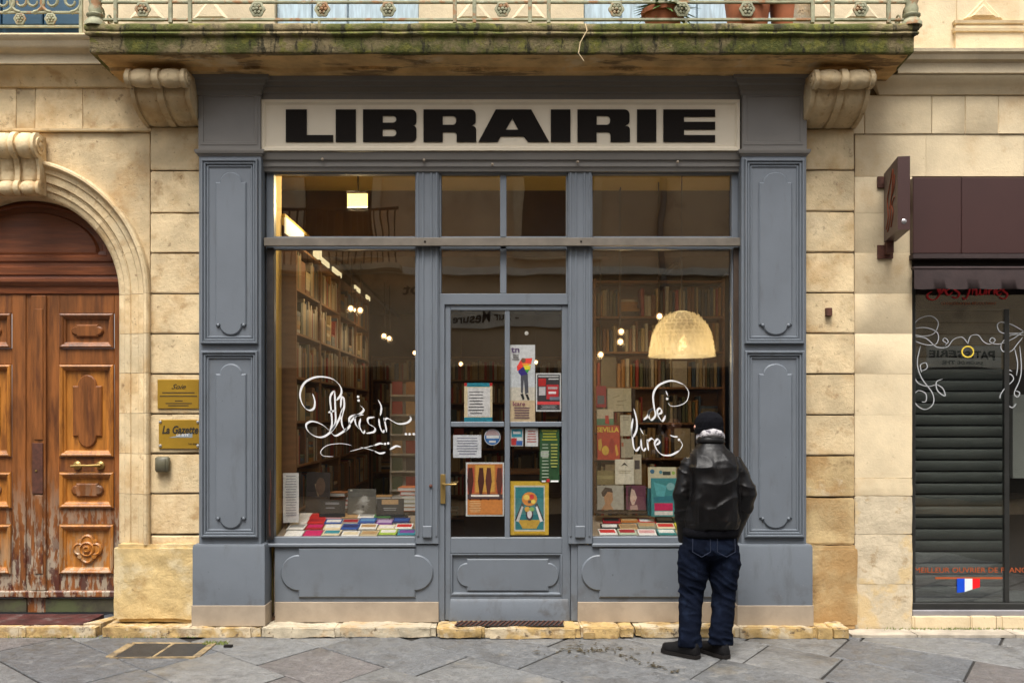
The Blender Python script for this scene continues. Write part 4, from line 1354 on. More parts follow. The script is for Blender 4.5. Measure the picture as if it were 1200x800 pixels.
MB().ribbon([(297 + 27 * math.cos(i * .5712), 448 + 25 * math.sin(i * .5712)) for i in range(12)], YV - .001, 1.7, 1.4, 20, cv).build('ring', m_yellowpaint, sc_, 0)
lt = thing('window_lettering', 'orange lettering line low on the chocolate shop window', 'lettering', (X(1140, YV), YV, Z(680, YV)))
text_px('MEILLEUR OUVRIER DE FRANCE', 1072, 664.5, 1208, 670.5, YV, m_orange, lt)
MB().pb(1096, 675.8, 1175, 678, YV, YV + .0012, 0).build('underline', m_orange, lt)
fl = thing('flag_sticker', 'blue white red flag sticker on the chocolate shop window', 'sticker', (X(1135, YV), YV, Z(693, YV)))
for a, b, h0, h1, c in ((1121.5, 1130.5, 694, 693, (.0, .06, .55)), (1130.5, 1139.5, 693, 690, (.68, .74, .74)), (1139.5, 1148.3, 690, 687.5, (.75, .005, .01))):
    MB().prism([XZ(q, YV - .002) for q in ((a, h0), (b, h1), (b, 677.5), (a, 677.5))], YV - .003, YV - .0015).build('stripe', flat('flag', c, .5), fl, 0)

aw = thing('awning', 'chocolate brown awning box with short canvas valance over the shop window', 'awning', (X(1135), -.1, Z(338)))
MB().pb(1070, 208, 1126.5, 297, -.06, .1, .004).build('fascia_panel', m_brown, aw)
MB().pb(1127, 208, 1250, 297, -.06, .1, .004).build('fascia_panel', m_brown, aw)
MB().pb(1250.5, 208, RXE, 297, -.06, .1, .004).build('fascia_panel', m_brown, aw)
MB().pb(1070, 297.5, RXE, 303, -.075, .1, .003).build('trim', m_valance, aw)
MB().pb(1071, 312, RXE, 315.5, -.10, -.04, .006).build('front_bar', m_valance, aw)
mb = MB()
ls = []
for i in range(60):
    t = i / 59
    xx = X(1071.5, -.1) + (X(RXE, -.1) - X(1071.5, -.1)) * t
    d = .0015 * math.sin(t * 31) + .004 * noise.noise(Vector((xx * 9, 0, 0)))
    ls.append([(xx, -.095, Z(315, -.1)), (xx, -.10 + d * .5, Z(326, -.1)), (xx, -.10 + d, Z(338.5 + .5 * math.sin(t * 40), -.1)), (xx, -.096 + d, Z(338.5, -.1)), (xx, -.091, Z(315, -.1))])
mb.loops(ls).build('valance', m_valance, aw, 60)
MB().pb(1069.5, 303.5, RXE, 312, -.02, .1, .0).build('housing', m_black, aw)  # black strip painted in for the shade of the gap above the valance

# projecting sign
ps = thing('projecting_sign', 'dark brown shop sign with orange script projecting from the wall on brackets', 'sign', (2.9, -.1, Z(300)))
Yw, Yf = -.06, -.56
xw, xf = 2.895, X(1052, Yf)
z_b, z_t = Z(284, Yw), Z(204, Yw)
tk = .085
def quadbox(mb, xa, ya, xb, yb, t, z0, z1):
    d = Vector((xb - xa, yb - ya)).normalized()
    n = Vector((-d.y, d.x)) * -1
    if n.x < 0: n = -n
    P = [(xa, ya), (xb, yb), (xb + n.x * t, yb + n.y * t), (xa + n.x * t, ya + n.y * t)]
    return mb.loops([[(x, y, z0) for x, y in P], [(x, y, z0 + .0) for x, y in P], [(x, y, z1) for x, y in P]])
quadbox(MB(), xw, Yw, xf, Yf, tk, z_b, z_t).build('panel', m_brown, ps)
for py0, py1 in ((207, 220), (287, 303)):
    MB().pb(1028.5, py0, 1047, py1, -.02, -.004, .002).build('wall_plate', m_rust, ps)
quadbox(MB(), 2.91, -.02, 2.905, Yw + .01, .05, z_t - .1, z_t - .06).build('bracket_arm', m_rust, ps)
quadbox(MB(), 2.915, -.018, 2.90, Yw - .05, .05, z_b - .09, z_b - .001).build('bracket_arm', m_rust, ps)
MB().lathe([(.02, 0), (.02, .006), (.012, .012), (.002, .013)], (xf + .045, Yf - .002, z_b + .06), 14, 'Y').build('end_cap_lamp', flat('grey cap', (.35, .33, .33), .3, metal=.6), ps, 40)
d_ = Vector((xf - xw, Yf - Yw))
for k, pts in enumerate([[(.2, .15), (.35, .3), (.3, .55), (.5, .75), (.7, .9), (.62, .6), (.45, .4)], [(.3, .1), (.5, .25), (.55, .5), (.75, .62), (.8, .8)], [(.55, .12), (.7, .3), (.62, .42), (.8, .5)]]):
    P = [(xw + d_.x * u - .003, Yw + d_.y * u, z_b + (z_t - z_b) * v) for u, v in catmull(pts, 5)]
    MB().tube(P, .004, 5).build('script_stroke', flat('faded orange', (.22, .05, .018), .6), ps)

# ================================================================== PAINTED WORDS ON THE BOOKSHOP GLASS
YT = YGl - .0022
cvp = lambda p: (340 + p[0] / 5.7125, 420 + p[1] / 5.7125)
wl = thing('window_lettering', 'white brush calligraphy Plaisir on the left display window', 'lettering', (X(420, YT), YT, Z(540, YT)))
def word(parent, strokes, cv, wmax, wmin):
    for s_ in strokes:
        MB().ribbon(s_, YT, wmax, wmin, -42, cv).build('stroke', m_white, parent, 0)
word(wl, [[(150, 235), (165, 285), (158, 332), (125, 345), (88, 315), (66, 245), (90, 170), (150, 130), (220, 122), (290, 140), (338, 190), (340, 240), (310, 280)],
          [(292, 215), (268, 262), (276, 360), (280, 440), (266, 486)], [(298, 215), (302, 330), (303, 430), (275, 486)], [(255, 362), (280, 352), (304, 350)],
          [(266, 486), (215, 442), (150, 420), (108, 440), (120, 485), (170, 520), (225, 522), (280, 480), (330, 400), (352, 330)], [(262, 480), (300, 516), (350, 492), (385, 465)],
          [(338, 330), (344, 265), (358, 262), (362, 320), (344, 390), (350, 450), (372, 486)],
          [(492, 376), (420, 382), (395, 405), (398, 450), (366, 486)], [(432, 385), (440, 440), (468, 476)], [(395, 440), (415, 412), (440, 386)],
          [(472, 400), (464, 450), (488, 497), (500, 480)], [(468, 312), (492, 340), (470, 368), (420, 388)],
          [(565, 392), (522, 400), (526, 435), (566, 462), (560, 490), (508, 500)], [(594, 400), (600, 450), (618, 492), (630, 476)], [(588, 275), (610, 322), (604, 382)],
          [(626, 395), (638, 440), (646, 492)], [(630, 420), (652, 400), (720, 435), (780, 430), (808, 405), (800, 385)]], cvp, 2.6, .3)
word(wl, [[(290, 655), (222, 650), (205, 620), (250, 580), (340, 568), (410, 580)], [(400, 620), (480, 600), (565, 580)], [(470, 592), (520, 604), (565, 618)]], cvp, .8, .35)
word(wl, [[(565, 580), (600, 568), (622, 572)], [(565, 618), (600, 634), (638, 626)], [(668, 608), (710, 585), (742, 592)]], cvp, 2.6, 1.)
mb = MB()
for q in ((455, 255), (458, 280), (775, 505), (800, 505), (828, 505), (635, 570), (656, 567)):
    c = cvp(q)
    MB().dot(c[0], c[1], 1.5, YT).build('dot', m_white, wl, 0)
cvl = lambda p: (720 + p[0] / 6.15, 430 + p[1] / 6.15)
w2 = thing('window_lettering', 'white brush calligraphy de lire on the right display window', 'lettering', (X(770, YT), YT, Z(535, YT)))
word(w2, [[(210, 380), (240, 352), (252, 318), (285, 298)], [(285, 298), (250, 322), (250, 362), (268, 380), (296, 345), (286, 290), (280, 200), (310, 140), (370, 106), (430, 100), (500, 125)], [(370, 170), (386, 208)],
          [(310, 342), (340, 326), (330, 296), (310, 312), (316, 352), (346, 388), (368, 348)],
          [(140, 300), (160, 380), (160, 450), (134, 500), (124, 440), (134, 370)], [(125, 440), (136, 560), (156, 602), (184, 570)],
          [(192, 518), (195, 570), (210, 602), (228, 580)], [(185, 440), (212, 488)], [(236, 518), (240, 560), (246, 602)], [(236, 542), (266, 514), (290, 532)],
          [(300, 562), (326, 540), (312, 518), (290, 550), (310, 600), (350, 632), (410, 632), (470, 600)], [(400, 490), (430, 500), (458, 500)]], cvl, 2.5, .6)
word(w2, [[(500, 125), (535, 180), (520, 245), (470, 275), (410, 280), (385, 255)], [(470, 600), (490, 560), (470, 522)]], cvl, .9, .5)
mb = MB()
for q in ((380, 228), (466, 522)):
    c = cvl(q)
    MB().dot(c[0], c[1], 1.5, YT).build('dot', m_white, w2, 0)

# ================================================================== POSTERS AND NOTICES ON THE DOOR GLASS
_cm = {}
def C(*c):
    k = tuple(round(v, 3) for v in c)
    if k not in _cm:
        _cm[k] = flat('print colour', tuple(min(.85, v * 1.0) for v in k), .55, var=.12, vs=45)
    return _cm[k]
YPo = .0300
def poster(name, label, cat, px0, py0, px1, py1, paper, layers, texts=(), Y=YPo, lean=0., thick=.0012):
    """layers: [(colour, [(u, v) outline])] with u, v from 0 to 1, v downwards; each layer a hair above the last"""
    t = thing(name, label, cat, (X((px0 + px1) / 2, Y), Y, Z(py1, Y)))
    mats, mb = [paper], MB().pb(px0, py0, px1, py1, Y, Y + thick, 0)
    for i, (c, poly) in enumerate(layers):
        if c not in mats: mats.append(c)
        mb.cur = mats.index(c)
        if len(poly) == 2:
            (a, b), (d, e) = poly
            poly = [(a, b), (d, b), (d, e), (a, e)]
        yy = Y - .0003 * (i + 1)
        pts = [(px0 + (px1 - px0) * u, py0 + (py1 - py0) * v) for u, v in poly]
        mb.add([(X(p[0], Y), yy, Z(p[1], Y)) for p in pts], [tuple(range(len(pts)))])
    mb.build('sheet', mats, t, 0)
    n = len(layers)
    for (body, u0, v0, u1, v1, m, kw) in texts:
        text_px(body, px0 + (px1 - px0) * u0, py0 + (py1 - py0) * v0, px0 + (px1 - px0) * u1, py0 + (py1 - py0) * v1, Y - .0003 * (n + 2), m, t, depth=.0003, **kw)
    if lean:
        t.rotation_euler.x = lean
    return t
def lines(c, u0, u1, v0, v1, n, h=.4, seed=1):
    r_ = random.Random(seed)
    out = []
    for i in range(n):
        a = v0 + (v1 - v0) * i / n
        s_ = (u1 - u0)
        k = r_.uniform(0, .25)
        out.append((c, [(u0 + s_ * k / 2, a), (u1 - s_ * k / 2, a + (v1 - v0) / n * h)]))
    return out
def ell(cu, cv_, ru, rv, n=14): return [(cu + ru * math.cos(6.2832 * i / n), cv_ + rv * math.sin(6.2832 * i / n)) for i in range(n)]
ink, wht = C(.03, .03, .04), C(.78, .77, .75)
teal, orng, red, yel = C(.02, .25, .34), C(.75, .40, .10), C(.55, .02, .02), C(.80, .50, .05)
poster('notice', 'cream programme notice with teal bands on the upper left door pane', 'notice', 544, 448.5, 577, 494.3, C(.82, .66, .42),
       [(teal, [(.08, 0), (.92, .1)]), (red, [(.0, .0), (.1, .08)]), (red, [(.9, .0), (1, .08)]), (C(.80, .76, .74), [(.12, .12), (.92, .86)]), (teal, [(0, .88), (1, 1)])] + lines(ink, .15, .7, .22, .84, 8, .22, 3))
poster('event_poster', 'tall theatre poster with a figure in rainbow colours titled Icare', 'poster', 596.5, 404, 627, 494.3, C(.74, .75, .77),
       [(C(.78, .70, .58), [(0, .55), (1, .75)]), (C(.78, .58, .36), [(0, .72), (1, 1)]),
        (C(.10, .10, .12), [(.45, .38), (.72, .38), (.75, .62), (.62, .64), (.57, .45), (.53, .63), (.46, .62)]),
        (C(.02, .02, .02), [(.44, .64), (.54, .63), (.6, .70), (.53, .72)]), (C(.02, .02, .02), [(.62, .64), (.72, .64), (.8, .71), (.72, .72)]),
        (C(.05, .03, .25), [(.36, .3), (.6, .26), (.72, .38), (.46, .4), (.36, .36)]), (C(.75, .03, .02), [(.3, .28), (.48, .18), (.9, .17), (.84, .25), (.6, .27), (.32, .34)]),
        (C(.78, .32, .02), [(.5, .24), (.84, .24), (.6, .31)]), (C(.7, .62, .02), [(.55, .27), (.84, .27), (.8, .33), (.64, .34)]), (C(.05, .35, .05), [(.6, .32), (.78, .32), (.7, .37)]),
        (C(.15, .06, .03), ell(.55, .20, .09, .03))] + lines(ink, .12, .4, .13, .21, 3, .4, 2) + lines(C(.12, .05, .08), .14, .85, .81, .97, 5, .4, 5),
       [('Icare', .15, .735, .62, .79, C(.16, .03, .07), dict(bold=.02)), ('tn', .08, .03, .4, .10, C(.06, .02, .12), dict(bold=.02))])
poster('event_poster', 'small red and black concert poster with white border on the door', 'poster', 628, 437, 657.5, 482, wht,
       [(C(.05, .045, .05), [(.05, .04), (.95, .96)]), (red, [(.1, .14), (.4, .34)]), (C(.6, .03, .04), [(.42, .30), (.9, .68)]), (wht, [(.1, .07), (.9, .10)]), (wht, [(.5, .14), (.9, .17)]),
        (C(.65, .5, .5), [(.48, .36), (.85, .42)]), (C(.7, .6, .6), [(.5, .48), (.8, .54)]), (C(.45, .42, .42), [(.12, .36), (.38, .58)]), (C(.6, .05, .05), [(.05, .74), (.95, .82)]),
        (C(.15, .16, .2), [(.55, .62), (.95, .70)])] + lines(C(.4, .4, .4), .18, .85, .84, .95, 3, .35, 8))
poster('notice', 'white paper notice with small print on the lower left door pane', 'notice', 531, 509.5, 564, 536, C(.80, .80, .84), lines(C(.25, .25, .32), .12, .88, .12, .92, 7, .35, 4))
t = thing('round_sticker', 'round blue and red sticker on the lower left door pane', 'sticker', (X(577, YPo), YPo, Z(521, YPo)))
for k, (r_, c, dy) in enumerate(((9.6, C(.72, .72, .74), 0), (8.9, C(.03, .16, .45), 0))):
    MB().dot(577, 512, r_, YPo - .0003 * k, .0004, 24).build('disc', c, t, 0)
ht = [(577 + 8.7 * math.cos(RAD(a)), 512 - 8.7 * math.sin(RAD(a))) for a in range(15, 166, 15)]
MB().prism([XZ(q, YPo) for q in ht], YPo - .0009, YPo - .0006).build('red_cap', C(.60, .42, .42), t, 0)
MB().pb(570, 510, 585, 513.5, YPo - .0012, YPo - .0009, 0).build('band', wht, t, 0)
MB().pb(573, 516, 581, 518.5, YPo - .0012, YPo - .0009, 0).build('band', wht, t, 0)
hair = [(C(.09, .02, .01), [(u - .05, .1), (u + .05, .1), (u + .08, .35), (u + .02, .62), (u - .02, .92), (u - .04, .62), (u - .09, .35)]) for u in (.12, .40, .60, .88)]
poster('event_poster', 'orange exhibition poster with four dark hanging shapes on the lower door', 'poster', 546, 541.5, 590.8, 604.5, wht,
       [(C(.62, .20, .05), [(.04, .03), (.96, .97)]), (C(.80, .42, .08), [(.25, .05), (.75, .55)]), (C(.55, .09, .05), [(.04, .1), (.22, .57)]), (C(.55, .09, .05), [(.8, .1), (.96, .57)])] + hair +
       [(C(.50, .17, .03), [(.04, .70), (.96, .97)]), (C(.06, .03, .03), [(.04, .59), (.96, .68)])] + lines(C(.78, .7, .6), .1, .9, .6, .66, 1, .6, 7) + lines(C(.7, .5, .25), .08, .4, .72, .94, 7, .3, 9))
poster('leaflet', 'small blue and white leaflet at the top of the lower right door pane', 'leaflet', 598.3, 501.5, 613, 522.5, wht, [(C(.05, .32, .42), [(.08, .05), (.92, .5)]), (wht, [(.2, .18), (.8, .32)]), (C(.6, .05, .05), [(.05, .55), (.5, .95)]), (C(.05, .15, .45), [(.45, .7), (.95, .95)])])
poster('leaflet', 'small white leaflet with red lines between the blue leaflet and green flyer', 'leaflet', 615.5, 501.5, 630.5, 522.8, wht, lines(C(.55, .12, .1), .12, .88, .15, .85, 5, .4, 6))
poster('flyer', 'tall dark green programme flyer on the lower right door pane', 'flyer', 632.5, 502.5, 655.5, 565, C(.03, .10, .035),
       lines(C(.45, .45, .05), .08, .92, .02, .24, 4, .5, 1) + [(C(.5, .5, .45), [(.05, .42), (.45, .52)])] + lines(C(.35, .42, .3), .08, .48, .28, .95, 11, .35, 2) + lines(C(.40, .42, .10), .55, .92, .28, .75, 8, .4, 3) + [(wht, [(.1, .96), (.3, .99)]), (red, [(.35, .93), (.5, .99)]), (wht, [(.55, .96), (.95, .99)])])
poster('event_poster', 'yellow bordered poster of a figure with raised arms and flower crown', 'poster', 598, 563.5, 643, 626.5, yel,
       [(C(.72, .68, .55), [(.1, .08), (.9, .93)]), (C(.04, .25, .27), [(.13, .11), (.87, .9)]), (C(.70, .42, .06), [(.2, .72), (.8, .72), (.68, .88), (.32, .88)]),
        (C(.05, .05, .06), [(.12, .72), (.3, .4), (.36, .44), (.2, .76)]), (C(.05, .05, .06), [(.88, .72), (.7, .4), (.64, .44), (.8, .76)]), (C(.70, .68, .66), [(.15, .74), (.30, .46), (.34, .48), (.22, .76)]), (C(.70, .68, .66), [(.85, .74), (.70, .46), (.66, .48), (.78, .76)]),
        (C(.6, .22, .04), ell(.5, .33, .2, .13)), (C(.75, .5, .1), ell(.42, .30, .08, .05)), (C(.55, .04, .04), ell(.56, .29, .06, .05)), (C(.1, .06, .04), ell(.5, .38, .05, .03)), (C(.75, .55, .1), ell(.6, .38, .06, .04)),
        (C(.05, .04, .05), ell(.5, .6, .10, .13)), (C(.65, .60, .58), ell(.5, .61, .06, .08)), (C(.55, .3, .05), ell(.44, .52, .07, .05)), (C(.2, .35, .1), ell(.56, .52, .07, .04))] + lines(C(.6, .35, .02), .08, .92, .945, .99, 1, .6, 3))
mb = MB().lathe([(.016, 0), (.016, .004), (.008, .006), (.001, .006)], (X(617, .03), .03, Z(390.5, .03)), 14, 'Y')
tag(mb.build('suction_hook', flat('clear plastic', (.5, .47, .42), .3)), 'small round pale suction hook on the upper right door pane', 'hook')
# ================================================================== INSIDE THE SHOP
def lamp(name, kind, loc, energy, col=(1., .68, .34), size=.03, spot=None, rot=None):
    d = bpy.data.lights.new(name, kind)
    d.energy = energy
    d.color = col
    d.shadow_soft_size = size
    if spot:
        d.spot_size = spot
        d.spot_blend = .6
    o = bpy.data.objects.new(name, d)
    COL.objects.link(o)
    o.location = loc
    if rot: o.rotation_euler = rot
    return o
# display platforms sloping up from the sill
def platform(px0, px1, label):
    a, b = X(px0, .07), X(px1, .07)
    t = thing('display_platform', label, 'display stand', ((a + b) / 2, .35, .1))
    ls = [[(x, .045, .11), (x, .045, .715), (x, .70, .835), (x, .70, .11)] for x in (a, b)]
    MB().loops(ls).build('board', m_beige, t)
    return t
platform(322, 488, 'pale sloping display platform inside the left window')
platform(693, 858, 'pale sloping display platform inside the right window')
SL = math.atan2(.12, .655)
def sz(y): return .715 + .12 * (y - .045) / .655
def flat_book(label, cx, cy, wd, dp, th_, cov, band=None, rot=0., pages=None, z=None, group='books lying in the window displays', tilt=SL):
    """a book lying on the display slope: cover boards, page block and a printed band"""
    t = thing('book', label, 'book', (cx, cy, sz(cy) if z is None else z), group)
    pg = pages or m_paper
    mb = MB().box(cx - wd / 2, cx + wd / 2, cy - dp / 2, cy + dp / 2, .0, th_ * .1)
    mb.box(cx - wd / 2, cx + wd / 2, cy - dp / 2, cy + dp / 2, th_ * .9, th_)
    mb.box(cx - wd / 2, cx - wd / 2 + .004, cy - dp / 2, cy + dp / 2, th_ * .1, th_ * .9)
    mb.v = [(x, y, z_ + WL[t.name].z + .001) for x, y, z_ in mb.v]
    mb.build('cover', cov, t, 0)
    mb = MB().box(cx - wd / 2 + .004, cx + wd / 2 - .004, cy - dp / 2 + .002, cy + dp / 2 - .004, th_ * .1, th_ * .9)
    mb.v = [(x, y, z_ + WL[t.name].z + .001) for x, y, z_ in mb.v]
    mb.build('pages', pg, t, 0)
    if band is not None:
        mb = MB().box(cx - wd / 2 + .01, cx + wd / 2 - .01, cy - dp * .15, cy + dp * .36, th_, th_ + .0008)
        mb.v = [(x, y, z_ + WL[t.name].z + .001) for x, y, z_ in mb.v]
        mb.build('cover_print', band, t, 0)
    t.rotation_euler = (tilt, 0, rot)
    return t
navy, blu, mag, purp, grn, lim = C(.01, .02, .12), C(.02, .08, .33), C(.55, .01, .12), C(.18, .05, .30), C(.06, .20, .05), C(.35, .50, .06)
crm, dkr, tl, blk, gry, pnk, tan_ = C(.70, .60, .42), C(.35, .01, .02), C(.03, .22, .22), C(.02, .02, .02), C(.30, .30, .30), C(.65, .35, .35), C(.45, .28, .13)
LB = [  # rows from the sill back: (columns) (colour word, cover, print)
    [('white', wht, None), ('magenta', mag, None), ('cream with teal print', crm, teal), ('white with pale print', wht, crm), ('beige with brown print', C(.5, .42, .28), tan_), ('lime green', lim, wht), ('teal with purple print', teal, purp)],
    [('plain white', wht, gry), ('dark red', dkr, mag), ('cream', crm, wht), ('navy blue', blu, navy), ('white with brown print', wht, tan_), ('pale with white print', crm, wht), ('white with red print', wht, red)],
    [('white', wht, None), ('bright red', red, dkr), ('blue with white print', blu, wht), ('grey with red print', gry, dkr), ('deep blue', blu, C(.10, .25, .5)), ('purple', purp, C(.5, .4, .6)), ('navy with blue print', navy, blu)],
    [('white', wht, None), ('red', red, None), ('pink', pnk, wht), ('tan', tan_, None), ('white', wht, gry), ('green', grn, None), ('black', blk, None)]]
rb = random.Random(3)
order_w = ['front', 'second', 'third', 'back']
col_w = ['first', 'second', 'third', 'fourth', 'fifth', 'sixth', 'last']
for r_, row in enumerate(LB):
    yy = .125 + .158 * r_
    for k, (cn, c1, c2) in enumerate(row):
        px = 345 + 22.0 * k + r_ * 3.2 * (1 - k / 3.0)
        flat_book('%s book, %s from left in %s row of left window' % (cn, col_w[k], order_w[r_]), X(px, yy), yy, .138, .15, rb.uniform(.016, .034), c1, c2, rb.uniform(-.04, .04))
RBk = [[('white with red print', wht, red), ('pale green', C(.45, .52, .40), dkr), ('white with pink print', wht, pnk), ('teal with white print', tl, wht), ('cream', crm, None), ('tan', tan_, None), ('grey', gry, None)],
       [('black', blk, wht), ('tan with dark print', tan_, C(.3, .2, .1)), ('grey green', C(.28, .28, .2), tan_), ('cream with red print', crm, red), ('yellow and green', C(.75, .70, .03), grn), ('white', wht, None), ('blue', blu, None)],
       [('dark red', dkr, blk), ('orange brown', C(.42, .15, .03), tan_), ('red and white', red, wht), ('black and white', blk, gry), ('green', grn, lim), ('red', red, None), ('navy', navy, None)]]
for r_, row in enumerate(RBk):
    yy = .125 + .175 * r_
    for k, (cn, c1, c2) in enumerate(row):
        px = 712 + 23.0 * k - r_ * 2.2 * (k - 2) / 2
        flat_book('%s book, %s from left in %s row of right window' % (cn, col_w[k], order_w[r_]), X(px, yy), yy, .142, .16, rb.uniform(.016, .036), c1, c2, rb.uniform(-.05, .05))
# cards and books standing in the left window
def stand_card(name, label, cat, px0, py0, px1, py1, Y, paper, layers, texts=(), lean=-.14):
    t = poster(name, label, cat, px0, py0, px1, py1, paper, layers, texts, Y, lean, .014)
    # a prop behind, down to the slope
    xm, zm = X((px0 + px1) / 2, Y), Z(py1, Y)
    h = Z(py0, Y) - zm
    MB().loops([[(xm - .02, Y + .016, zm + h * .7), (xm + .02, Y + .016, zm + h * .7), (xm + .02, Y + .02, zm + h * .7), (xm - .02, Y + .02, zm + h * .7)],
                [(xm - .02, Y + .11, zm - .02), (xm + .02, Y + .11, zm - .02), (xm + .02, Y + .114, zm - .02), (xm - .02, Y + .114, zm - .02)]]).build('prop', m_darkwood, t, 0)
    return t
def burst(cu, cv_, ru, rv, sd, n=34):
    q = random.Random(sd)
    return [(min(.97, max(.03, cu + ru * (k_ := (q.uniform(.75, 1.0) if i % 2 else q.uniform(.35, .7))) * math.cos(6.2832 * i / n))), min(.97, max(.03, cv_ + rv * k_ * math.sin(6.2832 * i / n)))) for i in range(n)]
stand_card('price_list', 'tall white printed list leaning at the left end of the left window', 'notice', 332, 554, 350, 612, .30, wht, lines(C(.3, .3, .33), .12, .88, .06, .9, 16, .3, 6), lean=-.08).rotation_euler.z = .25
stand_card('card', 'black card standing behind the books in the left window', 'card', 374, 586, 404, 608, .55, blk, lines(C(.5, .5, .5), .15, .85, .12, .24, 2, .4, 2) + [(C(.4, .4, .4), [(.25, .38), (.6, .42)])])
stand_card('photo_print', 'grey photograph of a shaggy white animal standing in the left window', 'picture', 407, 572.5, 440, 606, .62, C(.10, .095, .08),
           [(C(.18, .17, .15), burst(.55, .55, .30, .36, 1)), (C(.30, .29, .26), burst(.58, .42, .24, .24, 2)), (C(.42, .41, .37), burst(.6, .36, .17, .15, 3)), (C(.36, .35, .31), burst(.42, .82, .26, .13, 4)), (C(.5, .49, .44), burst(.44, .80, .15, .07, 5)), (C(.05, .05, .05), ell(.55, .62, .05, .05)), (C(.6, .58, .5), [(.08, .03), (.16, .08)])])
stand_card('card', 'charcoal card with tan label standing right of the photograph', 'card', 440.5, 584, 473, 608, .55, C(.035, .035, .035), [(tan_, [(.2, .05), (.8, .28)])] + lines(C(.35, .35, .33), .25, .75, .45, .62, 2, .4, 3))
stand_card('picture_book', 'dark portrait book standing behind the black card in the left window', 'book', 358, 553, 386, 600, .72, C(.03, .022, .018), [(C(.25, .18, .1), [(.35, .3), (.42, .28), (.55, .6), (.5, .62)]), (C(.12, .07, .04), ell(.6, .35, .2, .22))])
for k in range(6):
    flat_book('%s book in the loose stack at the right end of the left window' % (['orange', 'tan', 'pale green', 'cream', 'red spined', 'topmost orange red'][k]), X(481, .78) + rb.uniform(-.02, .02), .80, .17, .2, .032, [C(.5, .13, .03), tan_, C(.4, .45, .3), crm, red, C(.55, .16, .05)][k], None, rb.uniform(-.2, .2), z=.87 + .034 * k, tilt=0)
stk = thing('book_table', 'low dark table carrying stacked books behind the left display', 'table', (X(455, .9), .98, .1))
MB().box(X(390, .8), X(489, .8), .706, 1.25, .83, .868, .004).build('table_top', m_darkwood, stk)
for xx in (X(392, .9), X(485, .9)):
    for yy in (.74, 1.2):
        MB().box(xx, xx + .04, yy, yy + .04, .1, .83).build('leg', m_darkwood, stk)
for k in range(14):
    c = rb.choice([tan_, crm, C(.35, .15, .06), C(.5, .4, .25), dkr, gry])
    flat_book('worn book in the low piles on the table behind the left display', X(398, 1.0) + .19 * (k % 4), 1.02 + .02 * (k % 3), .16, .22, .034, c, None, rb.uniform(-.3, .3), z=.868 + .036 * (k // 4), tilt=0, group='books piled on the table behind the left display')

# right window: a stepped stand with covers facing the street
rs_ = thing('tiered_stand', 'dark tiered stand holding face out books in the right window', 'display stand', (X(730, .62), .64, .8))
for k, (y_, z_, xa, xb) in enumerate(((.52, Z(599, .5), 698, 760), (.58, Z(571, .55), 698, 762), (.66, Z(539, .6), 697, 745), (.72, Z(507, .66), 697, 745), (.76, Z(481, .7), 697, 743))):
    MB().box(X(xa, y_), X(xb, y_), y_ - .05, y_ + .06, z_ - .016, z_ - .002).build('ledge', m_darkwood, rs_)
for px in (700, 740):
    MB().box(X(px, .85), X(px, .85) + .03, .82, .85, sz(.7) - .1, Z(455, .85)).build('upright', m_darkwood, rs_)
def cover(label, px0, py0, px1, py1, Y, paper, layers, texts=()):
    return poster('book', label, 'book', px0, py0, px1, py1, paper, layers, texts, Y, -.1, .016)
cover('red travel guide titled SEVILLA standing face out in the right window', 700, 498, 726.5, 538.5, .60, C(.50, .055, .02),
      [(C(.75, .45, .05), ell(.36, .73, .16, .14)), (C(.7, .42, .06), [(.05, .42), (.18, .38), (.22, .6), (.14, .75), (.05, .7)]), (C(.35, .02, .01), ell(.65, .6, .12, .22)), (C(.72, .40, .05), [(.78, .6), (.86, .55), (.94, .85), (.84, .9)])],
      [('SEVILLA', .0, .05, .97, .20, C(.80, .58, .05), dict(bold=.03))])
cover('pale book with a line drawing at the top of the right window stand', 712, 454.5, 740, 482, .70, C(.50, .43, .27), [(C(.30, .25, .14), [(.2, .4), (.5, .3), (.52, .33), (.22, .43)]), (C(.30, .25, .14), [(.4, .55), (.8, .5), (.8, .53), (.42, .6)]), (C(.3, .25, .14), [(.35, .7), (.7, .72), (.7, .75), (.35, .73)])])
cover('dark red book with blue grey figure at the top left of the right window stand', 699, 452, 710.5, 477, .70, C(.40, .03, .04), [(C(.12, .14, .15), [(.1, .45), (.8, .85)])])
cover('cream book with green field and red figure above the red travel guide', 699.5, 479, 719, 498, .66, C(.62, .52, .34), [(C(.10, .25, .13), [(0, .6), (1, 1)]), (C(.5, .03, .02), [(.5, .4), (.7, .4), (.75, .95), (.5, .9)])])
cover('plain ivory book standing right of the red travel guide', 727, 486, 740, 510.5, .66, C(.55, .49, .34), lines(C(.3, .26, .18), .2, .8, .1, .3, 2, .4, 1))
cover('grey beige book below the plain ivory book in the right window', 728, 514, 743, 536, .64, C(.40, .35, .24), [(C(.35, .08, .03), [(.02, .2), (.2, .4)])])
cover('white leaflet with a dark cap drawing standing in the right window', 721, 538, 743, 567, .50, C(.66, .60, .46), [(C(.05, .04, .03), [(.3, .28), (.5, .12), (.7, .28), (.5, .22)])] + lines(C(.4, .33, .2), .15, .85, .45, .6, 2, .4, 3))
cover('olive brown landscape book on the left of the right window', 699.5, 551, 722, 567.5, .55, C(.22, .17, .06), [(C(.32, .26, .10), [(0, .35), (1, .6)])])
cover('tall pale book behind the white leaflet in the right window', 742, 532, 752, 567, .56, C(.45, .38, .26), [(C(.08, .06, .05), [(.2, .2), (.8, .5)])])
